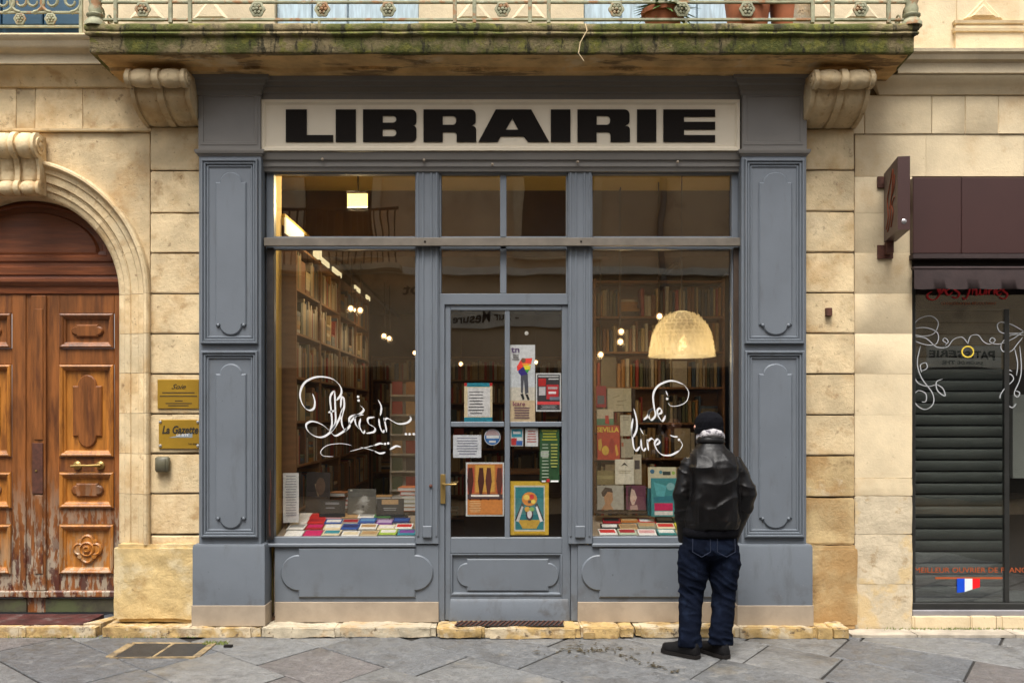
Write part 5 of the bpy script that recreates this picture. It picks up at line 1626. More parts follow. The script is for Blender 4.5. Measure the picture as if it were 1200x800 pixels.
cover('book with a painted man in profile at the left of the right window', 700, 568.5, 731, 597, .48, C(.38, .36, .29), [(C(.42, .22, .10), [(.22, .3), (.4, .18), (.58, .3), (.6, .6), (.5, .78), (.62, 1), (.15, 1), (.3, .75)]), (C(.05, .03, .02), [(.15, .3), (.3, .08), (.55, .12), (.6, .3), (.4, .26), (.28, .45), (.2, .45)])])
cover('dark plum book with a pale woman face in the right window', 734, 568.5, 757, 597, .48, C(.13, .035, .06), [(C(.62, .46, .36), [(.2, .1), (.42, .2), (.55, .5), (.4, .8), (.3, .8), (.2, .6)]), (C(.05, .02, .02), [(.1, .05), (.3, .03), (.24, .3), (.18, .6), (.1, .9)]), (C(.5, .04, .05), [(.34, .62), (.46, .6), (.4, .66)]), (C(.45, .3, .25), [(.2, .84), (.55, .8), (.6, 1), (.2, 1)])])
cover('large blue green picture book with magenta band in the right window', 763.5, 560, 794, 605, .40, C(.05, .24, .25), [(C(.10, .38, .40), [(.1, .1), (.6, .2), (.5, .5), (.2, .45)]), (C(.22, .42, .42), ell(.75, .22, .16, .1)), (C(.03, .17, .22), [(.1, .5), (.9, .45), (.9, .6), (.1, .62)]), (C(.55, .02, .10), [(.12, .65), (.82, .84)]), (C(.72, .69, .64), [(.12, .86), (.82, .96)])])
cover('cream box of postcards behind the blue green picture book', 760, 547, 793, 590, .52, C(.62, .54, .36), [(C(.05, .15, .25), ell(.15, .12, .08, .06)), (C(.1, .25, .3), ell(.45, .14, .06, .05)), (C(.04, .05, .04), [(.52, .12), (.8, .22)]), (C(.3, .45, .08), ell(.9, .16, .06, .05))])
cover('dark green book edge left of the blue green picture book', 759, 572, 766, 604, .44, C(.02, .10, .11), [])

# pendant lamp of pearly shell discs
YLp = .62
PX_, PZ0, PZ1 = X(799, YLp), Z(418, YLp), Z(364, YLp)
R_ = 38 * (DIST + YLp) / FPX
pdm = mat('pearl shell shade', (.62, .56, .42), .4, var=.12, vs=24, bump=.3, bs=30)
_b = pdm.node_tree.nodes['Principled BSDF']
_b.inputs['Subsurface Weight'].default_value = 0
_b.inputs['Transmission Weight'].default_value = 0
_tr = pdm.node_tree.nodes.new('ShaderNodeBsdfTranslucent')
_tr.inputs[0].default_value = (.88, .78, .55, 1)
_mx = pdm.node_tree.nodes.new('ShaderNodeMixShader')
_mx.inputs[0].default_value = .55
_out = [n for n in pdm.node_tree.nodes if n.type == 'OUTPUT_MATERIAL'][0]
pdm.node_tree.links.new(_b.outputs[0], _mx.inputs[1])
pdm.node_tree.links.new(_tr.outputs[0], _mx.inputs[2])
_tp = pdm.node_tree.nodes.new('ShaderNodeBsdfTransparent')          # gaps between the shells
_m2 = pdm.node_tree.nodes.new('ShaderNodeMixShader')
_m2.inputs[0].default_value = .28
pdm.node_tree.links.new(_mx.outputs[0], _m2.inputs[1])
pdm.node_tree.links.new(_tp.outputs[0], _m2.inputs[2])
pdm.node_tree.links.new(_m2.outputs[0], _out.inputs[0])
pd = thing('pendant_lamp', 'lit dome pendant lamp of pearly shell hanging in the right window', 'lamp', (PX_, YLp, PZ0))
H_ = PZ1 - PZ0
pf = [(R_, 0), (R_ * 1.0, H_ * .08), (R_ * .96, H_ * .25), (R_ * .90, H_ * .48), (R_ * .76, H_ * .70), (R_ * .52, H_ * .87), (R_ * .28, H_ * .955), (R_ * .12, H_ * 1.0)]
dome = MB().lathe(pf, (PX_, YLp, PZ0), 40, caps=False).build('shade', pdm, pd, 60)
mb = MB()
def dome_r(t):
    q = [(r_ / R_, h_ / H_) for r_, h_ in pf]
    for (ra, ha), (rb_, hb) in zip(q, q[1:]):
        if ha <= t <= hb:
            return R_ * (ra + (rb_ - ra) * (t - ha) / max(1e-6, hb - ha))
    return R_ * .2
for t_ in (.04, .13, .22, .31, .40, .49, .58, .66, .74, .81, .87, .92):
    r0_, h0_ = dome_r(t_), H_ * t_
    n = max(8, int(44 * r0_ / R_))
    for i in range(n):
        a = 6.2832 * (i + rb.uniform(-.2, .2)) / n
        c = Vector((PX_ + (r0_ + .003) * math.cos(a), YLp + (r0_ + .003) * math.sin(a), PZ0 + h0_ + rb.uniform(-.004, .004)))
        out = Vector((math.cos(a), math.sin(a), .25)).normalized()
        u = out.cross(Vector((0, 0, 1))).normalized()
        v = u.cross(out)
        mb.add([c + u * .019 * math.cos(q) + v * .019 * math.sin(q) + out * .004 * (1 if k % 2 else .5) for k, q in enumerate([6.2832 * j / 7 for j in range(7)])], [tuple(range(7))])
o = mb.build('shell_discs', pdm, pd, 0)
tag(o, kind='stuff')
MB().lathe([(.002, .02), (.028, .035), (.036, .065), (.026, .10), (.012, .12), (.012, .15)], (PX_, YLp - .05, PZ0 + .03), 14).build('bulb', m_bulb, pd, 60)
MB().tube([(PX_, YLp, PZ1 - .01), (PX_, YLp, 3.9)], .005, 6).build('cord', m_darkwood, pd)
lamp('pendant_light', 'POINT', (PX_, YLp, PZ0 + .05), 3.0, (1., .80, .50), size=.05)

# ceiling flood lamp and shelf lights
YF = 1.2
fl_ = thing('ceiling_floodlight', 'bright square flood lamp on the ceiling behind the left window', 'lamp', (X(419, YF), YF, Z(235, YF)))
fx, fz = X(419, YF), Z(235, YF)
mb = MB().box(fx - .105, fx + .105, YF, YF + .06, fz - .075, fz + .075, .01)
mb.build('housing', m_iron, fl_)
MB().box(fx - .092, fx + .092, YF - .006, YF - .001, fz - .062, fz + .062).build('lens', m_flood, fl_, 0)
MB().tube([(fx, YF + .03, fz + .07), (fx, YF + .03, 3.9)], .01, 6).build('stem', m_iron, fl_)
lamp('flood_light', 'AREA', (fx, YF - .02, fz), 11, (1., .74, .38), rot=(RAD(-75), 0, 0)).data.size = .18
tr = thing('shelf_light_trough', 'yellow lit light trough running above the left wall of books', 'lamp', (-1.9, 2, 3.2))
MB().box(-1.98, -1.88, .42, 5.2, 3.33, 3.36).build('trough', m_yellowwall, tr)
for y0, y1 in ((.42, 1.1), (1.55, 2.3), (2.5, 3.0), (3.9, 4.3), (4.8, 5.1)):
    MB().box(-1.885, -1.87, y0, y1, 3.20, 3.33).build('tube', m_tube, tr)
# track spots: positions measured in the photograph
SP = [(411, 361, 1.9, 'left side of the shop'), (450, 393, 3.6, 'left side of the shop'), (486, 413, 5.4, 'left side of the shop'), (540, 426, 5.6, 'middle of the shop seen through the door'), (773, 370, 1.5, 'right side of the shop'), (728, 388, 1.7, 'right side of the shop'),
      (727, 400, 1.8, 'right side of the shop'), (704, 415, 2.05, 'right side of the shop'), (628, 424, 5.8, 'middle of the shop seen through the door'), (422, 363, 2.1, 'left side of the shop'), (456, 396, 3.9, 'left side of the shop')]
rank = {}
for px, py, Y, where in SP:
    x, z = X(px, Y), Z(py, Y)
    rank[where] = rank.get(where, 0) + 1
    t = thing('spotlight', 'small lit spotlight on the %s, number %s from the street' % (where, ['one', 'two', 'three', 'four', 'five'][rank[where] - 1]) if 'side' in where else 'small lit spotlight %s, %s of the poster' % (where, 'left' if px < 600 else 'right'), 'spotlight', (x, Y, z), 'lit spotlights of the shop')
    MB().lathe([(.036, 0), (.036, -.09), (.02, -.12), (.002, -.12)], (x, Y, z), 14, 'Y').build('can', m_darkwood, t, 40)
    MB().lathe([(.022, .0), (.016, .012), (.002, .015)], (x, Y, z), 12, 'Y').build('bulb', m_bulb, t, 40)
    MB().tube([(x, Y + .06, z + .02), (x, Y + .06, 3.25 if Y + .06 > 1.9 else 3.9)], .006, 6).build('stem', m_darkwood, t)
    lamp('spot_light', 'POINT', (x, Y - .06, z - .03), .75, size=.03)
for x in (-1.72, 1.62):
    t = MB().box(x - .02, x + .02, 1.92, 7.0, 3.17, 3.20).build('light_track', m_darkwood)
    tag(t, 'dark light track along the %s side of the shop ceiling' % ('left' if x < 0 else 'right'), 'light track')

# ------------------------------------------------------------------ bookcases and their books
PAL = [C(.30, .20, .09), C(.40, .31, .17), C(.20, .09, .04), C(.30, .035, .02), C(.46, .40, .28), C(.06, .055, .05), C(.36, .18, .045), C(.15, .135, .105), C(.05, .08, .12), C(.45, .36, .2), C(.09, .10, .05), C(.5, .47, .40)]
unit = []
for i, c in enumerate(PAL):
    mb = MB()
    mb.loops([[(-.5, -.42, z), (-.3, -.5, z), (.3, -.5, z), (.5, -.42, z), (.5, .5, z), (-.5, .5, z)] for z in (0, 1)])
    me = bpy.data.meshes.new('book')
    me.from_pydata(mb.v, [], mb.f)
    me.materials.append(c)
    finish(me, 0)
    unit.append(me)
PALN = ['brown', 'tan', 'dark brown', 'dark red', 'cream', 'black', 'orange brown', 'grey brown', 'dark blue', 'sand coloured', 'olive', 'off white']
stuff = MB()
n_single = 0
def put_book(M_, loc, size, ci, single, how, where, group):
    """one book at loc (middle of its foot, shelf axes), size = width, depth, height"""
    global n_single
    if single and n_single < 245:
        o = bpy.data.objects.new('book', unit[ci])
        COL.objects.link(o)
        o.location = M_ @ Vector(loc)
        o.rotation_euler = M_.to_euler()
        o.scale = size
        tag(o, '%s book %s in %s' % (PALN[ci], how, where), 'book', group)
        n_single += 1
        return
    stuff.cur = ci
    stuff.box(-.5, .5, -.5, .5, 0, 1)
    for q in range(8):
        v = stuff.v[-8 + q]
        stuff.v[-8 + q] = tuple(M_ @ Vector((loc[0] + v[0] * size[0], loc[1] + v[1] * size[1], loc[2] + v[2] * size[2])))
def fill_shelf(M_, x0, x1, z0, hmax, dmax, single, label, group, r_):
    x = x0 + .005
    while x < x1 - .03:
        w_ = r_.uniform(.016, .048)
        h = hmax * r_.uniform(.62, .93)
        d = dmax * r_.uniform(.7, .95)
        k_ = r_.random()
        ci = r_.randrange(len(PAL))
        if k_ < .04:
            x += r_.uniform(.03, .09)
            continue
        if k_ < .09 and x + .2 < x1:
            zz_s = z0
            for _ in range(r_.randrange(3, 7)):
                tk_ = r_.uniform(.02, .04)
                if zz_s + tk_ > z0 + hmax: break
                sx_ = r_.uniform(.15, .19)
                put_book(M_, (x + sx_ / 2, .005 + dmax * .4, zz_s), (sx_, dmax * .8, tk_ - .002), r_.randrange(len(PAL)), single, 'lying flat in a stack', label, group)
                zz_s += tk_
            x += .2
            continue
        if k_ < .13 and x + .18 < x1:
            fw = r_.uniform(.12, .17)
            put_book(M_, (x + .005 + fw / 2, .02, z0), (fw, .02, hmax * r_.uniform(.75, .97)), ci, single, 'shown face out', label, group)
            x += fw + .012
            continue
        if x + w_ > x1: break
        put_book(M_, (x + w_ / 2, d / 2 + .01, z0), (w_ - .002, d, h), ci, single, 'standing upright', label, group)
        x += w_
def bookcase(label, cx, cy, rot, wd, h, dp, n, single_rows, blabel, bgroup, z0=.1, seed=1, wood=None):
    wood = wood or m_shelfwood
    t = thing('bookcase', label, 'bookcase', (cx, cy, z0))
    t.rotation_euler.z = rot
    M_ = Matrix.Translation((cx, cy, z0)) @ Matrix.Rotation(rot, 4, 'Z')
    WL[t.name] = Vector((0, 0, 0))
    for xx in (-wd / 2, wd / 2 - .022):
        MB().box(xx, xx + .022, 0, dp, 0, h).build('side_panel', wood, t, 0)
    MB().box(-wd / 2 + .022, wd / 2 - .022, dp - .012, dp, 0, h).build('back_panel', wood, t, 0)
    r_ = random.Random(seed)
    for i in range(n + 1):
        zz = .06 + (h - .08) * i / n
        MB().box(-wd / 2 + .022, wd / 2 - .022, .002, dp - .012, zz - .02, zz).build('shelf', wood, t, 0)
        if i < n:
            fill_shelf(M_, -wd / 2 + .024, wd / 2 - .024, zz, (h - .08) / n - .03, dp - .03, i in single_rows, blabel, bgroup, r_)
    return t
HP = math.pi / 2
# face-on bookcase at the right, behind the display
bookcase('tall bookcase facing the street behind the right window', 1.52, 2.35, 0, 1.35, 3.0, .28, 8, (3, 4, 5, 6, 7), 'the bookcase behind the right window', 'books in the right hand bookcase', seed=4)
for k in range(4):
    bookcase(['tall bookcase on the left wall nearest the window', 'second bookcase along the left wall', 'third bookcase along the left wall', 'farthest bookcase along the left wall'][k], -1.80, .98 + 1.02 * k, HP, 1.0, 3.05, .26, 8,
             (3, 4, 5, 6, 7) if k == 0 else (4, 5) if k == 1 else (), 'the left wall bookcase nearest the window' if k == 0 else 'the second left wall bookcase', 'books in the left wall bookcase', seed=20 + k)
for k in range(3):
    bookcase(['bookcase on the right wall beyond the facing bookcase', 'second bookcase along the right wall', 'farthest bookcase along the right wall'][k], 2.05, 3.4 + 1.05 * k, -HP, 1.0, 3.0, .26, 8, (), 'b', 'g', seed=40 + k)
for k in range(4):
    bookcase(['back wall bookcase at the far left', 'back wall bookcase left of the middle', 'back wall bookcase right of the middle', 'back wall bookcase at the far right'][k], -1.6 + 1.06 * k, 6.88, 0, 1.04, 2.5, .28, 7, (), 'b', 'g', seed=60 + k)
# card rack seen through the left window
ck = thing('card_rack', 'pale wire card rack with picture cards behind the left window', 'rack', (X(474, 1.9), 1.9, .1))
YK = 1.75
MB().box(X(457, YK), X(492, YK), YK + .05, YK + .08, Z(600, YK), Z(449, YK)).build('back_board', C(.45, .40, .32), ck, 0)
for k, py in enumerate((463, 486, 509, 532, 552, 574)):
    MB().box(X(457, YK), X(492, YK), YK - .02, YK + .05, Z(py + 1.2, YK), Z(py - .8, YK)).build('shelf', C(.6, .55, .45), ck, 0)
    for j in range(2):
        c = rb.choice([C(.06, .10, .05), C(.35, .03, .02), C(.05, .04, .04), C(.5, .3, .12), C(.45, .2, .05), C(.1, .12, .15)])
        a = 459.5 + 16 * j
        MB().box(X(a, YK), X(a + 12, YK), YK + .01, YK + .02, Z(py - 1, YK), Z(py - 16, YK)).build('card', c, ck, 0)
for px in (458, 491):
    MB().box(X(px, YK) - .008, X(px, YK) + .008, YK, YK + .05, .1, Z(449, YK)).build('upright', C(.5, .45, .38), ck, 0)
cb = thing('counter', 'dark wooden shop counter in the middle of the room', 'counter', (.1, 3.6, .1))
MB().box(-.55, .75, 3.4, 3.95, .1, 1.02).build('body', m_darkwood, cb)
MB().box(-.6, .8, 3.36, 4.0, 1.022, 1.06, .006).build('top', m_shelfwood, cb)
if stuff.v:
    o = stuff.build('shelved_books', PAL, None, 0, base=(0, 4, 0))
    tag(o, 'rows of books filling the farther shelves of the shop', 'books', None, 'stuff')

# ================================================================== THE MAN AT THE WINDOW
def remesh(mb, voxel, smooth_it=3):
    me = bpy.data.meshes.new('tmp')
    me.from_pydata(mb.v, [], mb.f)
    finish(me, 0)
    o = bpy.data.objects.new('tmp', me)
    COL.objects.link(o)
    m = o.modifiers.new('r', 'REMESH')
    m.mode = 'VOXEL'
    m.voxel_size = voxel
    s_ = o.modifiers.new('s', 'SMOOTH')
    s_.iterations = smooth_it
    s_.factor = .5
    dg = bpy.context.evaluated_depsgraph_get()
    out = bpy.data.meshes.new_from_object(o.evaluated_get(dg))
    bpy.data.objects.remove(o, do_unlink=True)
    bpy.data.meshes.remove(me)
    return out
def ring_loft(mb, rings, seg=24):
    """rings: (cx, cy, z, rx, ry)"""
    ls = []
    for cx, cy, z, rx, ry in rings:
        l = []
        for i in range(seg):
            a = 6.2832 * i / seg
            ca, sa = math.cos(a), math.sin(a)
            k = (abs(ca) ** 2.5 + abs(sa) ** 2.5) ** (-1 / 2.5)
            l.append((cx + rx * k * ca, cy + ry * k * sa, z))
        ls.append(l)
    return mb.loops(ls)
def skin_part(name, me, m, parent, disp=None):
    off = WL[parent.name]
    if disp:
        me.update()
        ns = [v.normal.copy() for v in me.vertices]
        for v, n in zip(me.vertices, ns):
            v.co += n * disp(v.co)
    for v in me.vertices:
        v.co -= off
    me.materials.clear()
    me.materials.append(m)
    me.shade_smooth()
    return link_mesh(name, me, parent)
MX, MY = 1.40, -.78
man = thing('person', 'man in black leather jacket, black beanie and jeans looking into the right window', 'person', (MX, MY, 0))
SHL, SHR = (1.262, MY + .01, 1.362), (1.555, MY + .01, 1.362)
ELL, ELR = (1.203, MY - .02, 1.14), (1.642, MY - .03, 1.14)
WRL, WRR = (1.232, MY + .07, .83), (1.565, MY + .09, .83)
def lerp(a, b, t): return tuple(a[i] + (b[i] - a[i]) * t for i in range(3))
# body: one continuous figure under the clothes, head and hands included
mb = MB()
ring_loft(mb, [(1.385, MY, .73, .10, .08), (1.385, MY, .82, .14, .10), (1.39, MY, .95, .145, .10), (1.395, MY, 1.1, .145, .10), (1.40, MY, 1.28, .15, .10), (1.40, MY + .01, 1.37, .125, .085), (1.40, MY + .02, 1.45, .06, .055)])
mb.tube([(1.40, MY + .02, 1.46), (1.397, MY + .05, 1.56)], [.055, .055], 12)
hc = Vector((1.393, MY + .085, 1.605))
ring_loft(mb, [(hc.x, hc.y + .035, 1.495, .03, .035), (hc.x, hc.y + .03, 1.52, .058, .06), (hc.x, hc.y + .015, 1.56, .072, .088), (hc.x, hc.y, 1.61, .078, .097), (hc.x, hc.y - .005, 1.66, .07, .088), (hc.x, hc.y - .005, 1.695, .04, .05)])
mb.tube([hc + Vector((-.012, .085, .02)), hc + Vector((-.016, .122, -.015)), hc + Vector((-.012, .09, -.03))], [.010, .016, .014], 8)       # nose
mb.tube([hc + Vector((-.035, .08, -.055)), hc + Vector((-.012, .098, -.052)), hc + Vector((.014, .085, -.055))], [.007, .009, .007], 8)    # mouth
for sx in (-1, 1):
    mb.tube([hc + Vector((sx * .078, .0, .02)), hc + Vector((sx * .088, -.012, -.0)), hc + Vector((sx * .078, -.004, -.03))], [.012, .018, .012], 8)   # ears
    mb.lathe([(.002, -.013), (.012, -.006), (.012, .006), (.002, .013)], hc + Vector((sx * .032 - .01, .082, .02)), 8)                              # eyes
for S, E, W_ in ((SHL, ELL, WRL), (SHR, ELR, WRR)):
    mb.tube([lerp(S, (1.4, MY, 1.36), .2), lerp(S, E, .5), E, lerp(E, W_, .6), W_], [.05, .045, .038, .034, .027], 10)
    sx = -1 if W_[0] < 1.4 else 1
    palm = Vector(W_) + Vector((-sx * .045, -.01, -.045))
    mb.tube([W_, palm, palm + Vector((-sx * .006, .03, -.04))], [(.027, .027), (.038, .018), (.036, .016)], 10)
    for k in range(4):                                            # four fingers curled in the pocket
        b0 = palm + Vector((-sx * (.026 - .017 * k) * .9, .028 + .004 * k, -.035))
        ln = (.030, .035, .033, .026)[k]
        mb.tube([b0, b0 + Vector((0, .012, -ln)), b0 + Vector((0, .004, -ln * 1.9)), b0 + Vector((0, -.012, -ln * 2.4))], [.009, .0088, .008, .007], 6)
    th0 = palm + Vector((-sx * .034, .0, .0))
    mb.tube([th0, th0 + Vector((-sx * .02, .016, -.02)), th0 + Vector((-sx * .022, .03, -.05))], [.012, .010, .008], 6)
HPL, KNL, ANL = (1.295, MY, .78), (1.262, MY + .0, .44), (1.245, MY - .03, .085)
HPR, KNR, ANR = (1.475, MY, .78), (1.492, MY + .0, .44), (1.462, MY - .02, .085)
for H, K, A in ((HPL, KNL, ANL), (HPR, KNR, ANR)):
    mb.tube([H, lerp(H, K, .5), K, lerp(K, A, .35), A], [.075, .062, .050, .050, .036], 12)
skin_part('body', remesh(mb, .008, 2), m_skin, man)
# jeans
mb = MB()
ring_loft(mb, [(1.384, MY, .685, .06, .08), (1.384, MY, .72, .165, .125), (1.387, MY, .76, .188, .135), (1.39, MY, .85, .185, .128), (1.392, MY, .93, .175, .12)])
mb.tube([(1.292, MY, .76), (1.274, MY - .005, .66), lerp(HPL, KNL, .75), (KNL[0], KNL[1] + .01, .44), (1.252, MY - .01, .30), (1.245, MY - .025, .16), (1.243, MY - .03, .07)], [(.096, .115), (.087, .112), (.079, .098), (.070, .085), (.066, .08), (.066, .078), (.070, .086)], 20)
mb.tube([(1.48, MY, .76), (1.496, MY - .005, .66), lerp(HPR, KNR, .75), (KNR[0], KNR[1] + .01, .44), (1.482, MY - .01, .30), (1.467, MY - .02, .17), (1.460, MY - .02, .09)], [(.092, .115), (.083, .112), (.077, .098), (.070, .085), (.067, .08), (.066, .078), (.070, .086)], 20)
def denim_fold(p):
    z = p.z
    d = .004 * noise.noise(Vector((p.x * 9, p.y * 9, z * 9)))
    amp = .020 * max(0, 1 - abs(z - .13) / .13) + .014 * max(0, 1 - abs(z - .46) / .2) + .011 * max(0, 1 - abs(z - .68) / .16)
    q = z * 34 + 6 * noise.noise(Vector((p.x * 5, p.y * 6, z * 3))) + (p.x - 1.39) * 14
    cr = (1 - min(1, 1.6 * abs(noise.noise(Vector((p.x * 7, p.y * 7, z * 17 + p.x * 6)))))) ** 3
    return d + (amp * .55 + .003) * cr + .6 * amp * (1 - abs(math.sin(q * .5))) ** 1.8 * max(0, .6 + .8 * noise.noise(Vector((p.x * 8, p.y * 8 + 5, z * 5)))) - amp * .25
skin_part('jeans', remesh(mb, .008, 2), m_denim, man, denim_fold)
m_seam = flat('denim seam', (.012, .018, .04), .9)
for sx in (-1, 1):
    cx = 1.39 + sx * .085
    MB().tube([(cx - .06, MY - .137, .84), (cx - .062, MY - .142, .75), (cx, MY - .146, .715), (cx + .062, MY - .142, .75), (cx + .06, MY - .137, .84)], .0025, 4).build('pocket_seam', m_seam, man)
# jacket
mb = MB()
ring_loft(mb, [(1.395, MY, .845, .187, .138), (1.395, MY, .885, .19, .14), (1.40, MY - .010, .905, .190, .155), (1.405, MY - .02, .96, .192, .172), (1.408, MY - .022, 1.08, .178, .172), (1.408, MY - .022, 1.22, .180, .168), (1.405, MY - .014, 1.33, .188, .155), (1.402, MY + .0, 1.41, .162, .130), (1.40, MY + .012, 1.465, .112, .10), (1.40, MY + .022, 1.515, .085, .085), (1.40, MY + .028, 1.545, .08, .08)], 32)
for S, E, W_ in ((SHL, ELL, WRL), (SHR, ELR, WRR)):
    sx = -1 if S[0] < 1.4 else 1
    mb.tube([(S[0] - sx * .08, S[1], S[2] - .01), (S[0] + sx * .005, S[1], S[2] - .03), lerp(S, E, .35), lerp(S, E, .7), E, lerp(E, W_, .35), lerp(E, W_, .75), lerp(E, W_, 1.12)], [.07, .082, .080, .076, .077, .074, .066, .058], 18)
def leather_fold(p):
    side = 1 if p.x > 1.40 else -1
    arm = max(0, min(1, (abs(p.x - 1.402) - .16) / .06)) * (1 if p.z < 1.42 else .3)
    back = max(0, min(1, (1.46 - p.z) / .1)) * max(0, min(1, (p.z - .90) / .06))
    w1 = noise.noise(Vector((p.x * 4, p.y * 4, p.z * 4)))
    # folds run from the collar and the armpits down the back and gather above the hem
    rid = lambda t: (1 - abs(math.sin(t))) ** 1.5
    n2 = noise.noise(Vector((p.x * 6 + 4, 1.7, p.z * 4.5)))
    n3 = noise.noise(Vector((p.x * 5 - 2, p.y * 5, p.z * 6 + 8)))
    v = p.z * 40 + 5 * w1 + side * (p.x - 1.4) * 26
    crease = lambda a, b, c, pw: (1 - min(1, 1.6 * abs(noise.noise(Vector((a, b, c)))))) ** pw
    xx, zz = p.x - 1.405, p.z - 1.2
    c1 = crease(xx * 9 + zz * 2.5 * side, p.y * 6, zz * 3.2 + 11, 3)               # long folds down from the collar
    c2 = crease(xx * 5 - zz * 7 * side + 3, p.y * 5, zz * 6.5 + 2, 3)              # pulls towards the armpits
    d = back * (1 - arm) * (.016 * c1 * max(.15, .6 + .9 * n2) + .013 * c2 * max(.1, .5 + .9 * n3))
    gat = max(0, 1 - abs(p.z - .96) / .10)
    d += gat * (1 - arm) * .014 * rid((p.x + p.y) * 24 + 2.5 * w1)
    d += arm * back * (.012 * crease(xx * 5, p.y * 8, zz * 12 + side * 5, 3) + .008 * rid(v * .36) * max(0, .3 + .8 * n3))
    d += .0015 * noise.noise(p * 18)
    ax_ = abs(p.x - 1.406) - .166 + .03 * max(0, p.z - 1.28)
    if .93 < p.z < 1.42: d -= .007 * math.exp(-(ax_ / .016) ** 2)          # armhole seam
    return d - .006
skin_part('jacket', remesh(mb, .007, 3), m_leather, man, leather_fold)
ring_loft(MB(), [(1.395, MY, .838, .180, .130), (1.395, MY, .842, .191, .141), (1.395, MY, .86, .196, .146), (1.396, MY - .001, .895, .197, .147), (1.396, MY - .001, .905, .185, .135)], 40).build('jacket_hem', m_knit, man, 60)
ring_loft(MB(), [(1.40, MY + .020, 1.498, .098, .094), (1.40, MY + .022, 1.502, .102, .098), (1.398, MY + .03, 1.545, .089, .088), (1.398, MY + .03, 1.549, .080, .08)], 32).build('jacket_collar', m_leather, man, 60)
mb = MB()
mb.tube([(1.20, MY - .085, 1.405), (1.30, MY - .150, 1.455 - .005), (1.40, MY - .135, 1.462), (1.50, MY - .150, 1.455 - .005), (1.60, MY - .085, 1.405)], .003, 5)
# scarf, beanie, boots
sc2 = MB()
sc2.tube([(1.33, MY + .10, 1.50), (1.315, MY + .03, 1.535), (1.345, MY - .045, 1.56), (1.40, MY - .062, 1.572), (1.455, MY - .045, 1.563), (1.485, MY + .03, 1.54), (1.46, MY + .10, 1.50), (1.40, MY + .125, 1.48), (1.33, MY + .10, 1.50)], [(.019, .028)] * 9, 12)
sc2.tube([(1.335, MY + .06, 1.52), (1.34, MY - .02, 1.545), (1.40, MY - .048, 1.552), (1.46, MY - .02, 1.545), (1.465, MY + .06, 1.52)], [(.018, .028)] * 5, 12)
skin_part('scarf', remesh(sc2, .008, 2), m_scarf, man, lambda p: .006 * noise.noise(p * 16))
bn = MB()
bc = Vector((hc.x + .004, hc.y - .022, 0))
ring_loft(bn, [(bc.x, bc.y - .004, 1.565, .088, .100), (bc.x, bc.y - .006, 1.60, .096, .110), (bc.x, bc.y - .006, 1.64, .097, .112), (bc.x, bc.y - .006, 1.675, .088, .102), (bc.x, bc.y - .008, 1.70, .066, .076), (bc.x, bc.y - .008, 1.715, .035, .042), (bc.x, bc.y - .008, 1.719, .008, .008)], 28)
skin_part('beanie', remesh(bn, .008, 3), m_knit, man, lambda p: .0025 * math.sin(math.atan2(p.y - bc.y, p.x - bc.x) * 40) * .5 + .003 * noise.noise(p * 25))
ring_loft(MB(), [(bc.x, bc.y - .002, 1.560, .088, .102), (bc.x, bc.y - .002, 1.562, .098, .111), (bc.x, bc.y - .004, 1.598, .101, .115), (bc.x, bc.y - .004, 1.602, .094, .108)], 32).build('beanie_cuff', m_knit, man, 60)
def boot(ax, ay, ang):
    d = Vector((math.sin(ang), math.cos(ang), 0))
    s_ = Vector((d.y, -d.x, 0))
    A = Vector((ax, ay, 0))
    up_, so_ = MB(), MB()
    ls, lo = [], []
    for t, wv, h in ((-.085, .028, .07), (-.07, .036, .10), (-.03, .040, .125), (.02, .041, .11), (.07, .043, .085), (.12, .047, .066), (.17, .044, .055), (.205, .030, .045), (.215, .012, .036)):
        c = A + d * t
        ls.append([tuple(c + s_ * (wv * math.cos(q)) + Vector((0, 0, .022 + max(0, h * math.sin(q))))) if math.sin(q) > -.05 else tuple(c + s_ * (wv * math.cos(q)) + Vector((0, 0, .018))) for q in [6.2832 * i / 16 for i in range(16)]])
    up_.loops(ls)
    up_.build('boot', m_boot, man, 60)
    out = []
    for t, wv in ((-.092, .02), (-.08, .036), (-.04, .045), (.03, .045), (.12, .052), (.175, .048), (.21, .033), (.224, .012)):
        out.append((A + d * t + s_ * wv, A + d * t - s_ * wv))
    pl_ = [o_[0] for o_ in out] + [o_[1] for o_ in reversed(out)]
    so_.loops([[(p.x, p.y, .003) for p in pl_], [(p.x, p.y, .026) for p in pl_]])
    so_.build('sole', m_sole, man, 40)
boot(1.232, MY - .03, -.78)
boot(1.452, MY - .015, -.50)

# ================================================================== SMALL THINGS ON THE PAVEMENT
dc = thing('drain_cover', 'pair of dark iron drain plates in a yellow stone frame in the pavement', 'drain cover', (-2.5, -.63, .004))
m_frame = mat('drain frame stone', (.27, .195, .10), .85, var=.3, vs=12, bump=.6, stains=[((.08, .065, .05), 9, .5, .62, .7)])
for x0, x1, y0, y1 in ((-2.82, -2.22, -.43, -.40), (-2.80, -2.20, -.86, -.83), (-2.84, -2.78, -.828, -.432), (-2.24, -2.18, -.828, -.432), (-2.52, -2.495, -.828, -.432)):
    jitter_block(x0, x1, y0, y1, -.02, .008, .004, .003).build('frame_stone', m_frame, dc)
m_plate = mat('dark cast plate', (.028, .03, .034), .5, metal=.3, var=.3, vs=20, bump=.5, bs=60)
for x0, x1 in ((-2.778, -2.522), (-2.493, -2.242)):
    MB().box(x0, x1, -.826, -.434, -.01, .005, .002).build('plate', m_plate, dc)
rl_ = random.Random(9)
mb = MB()
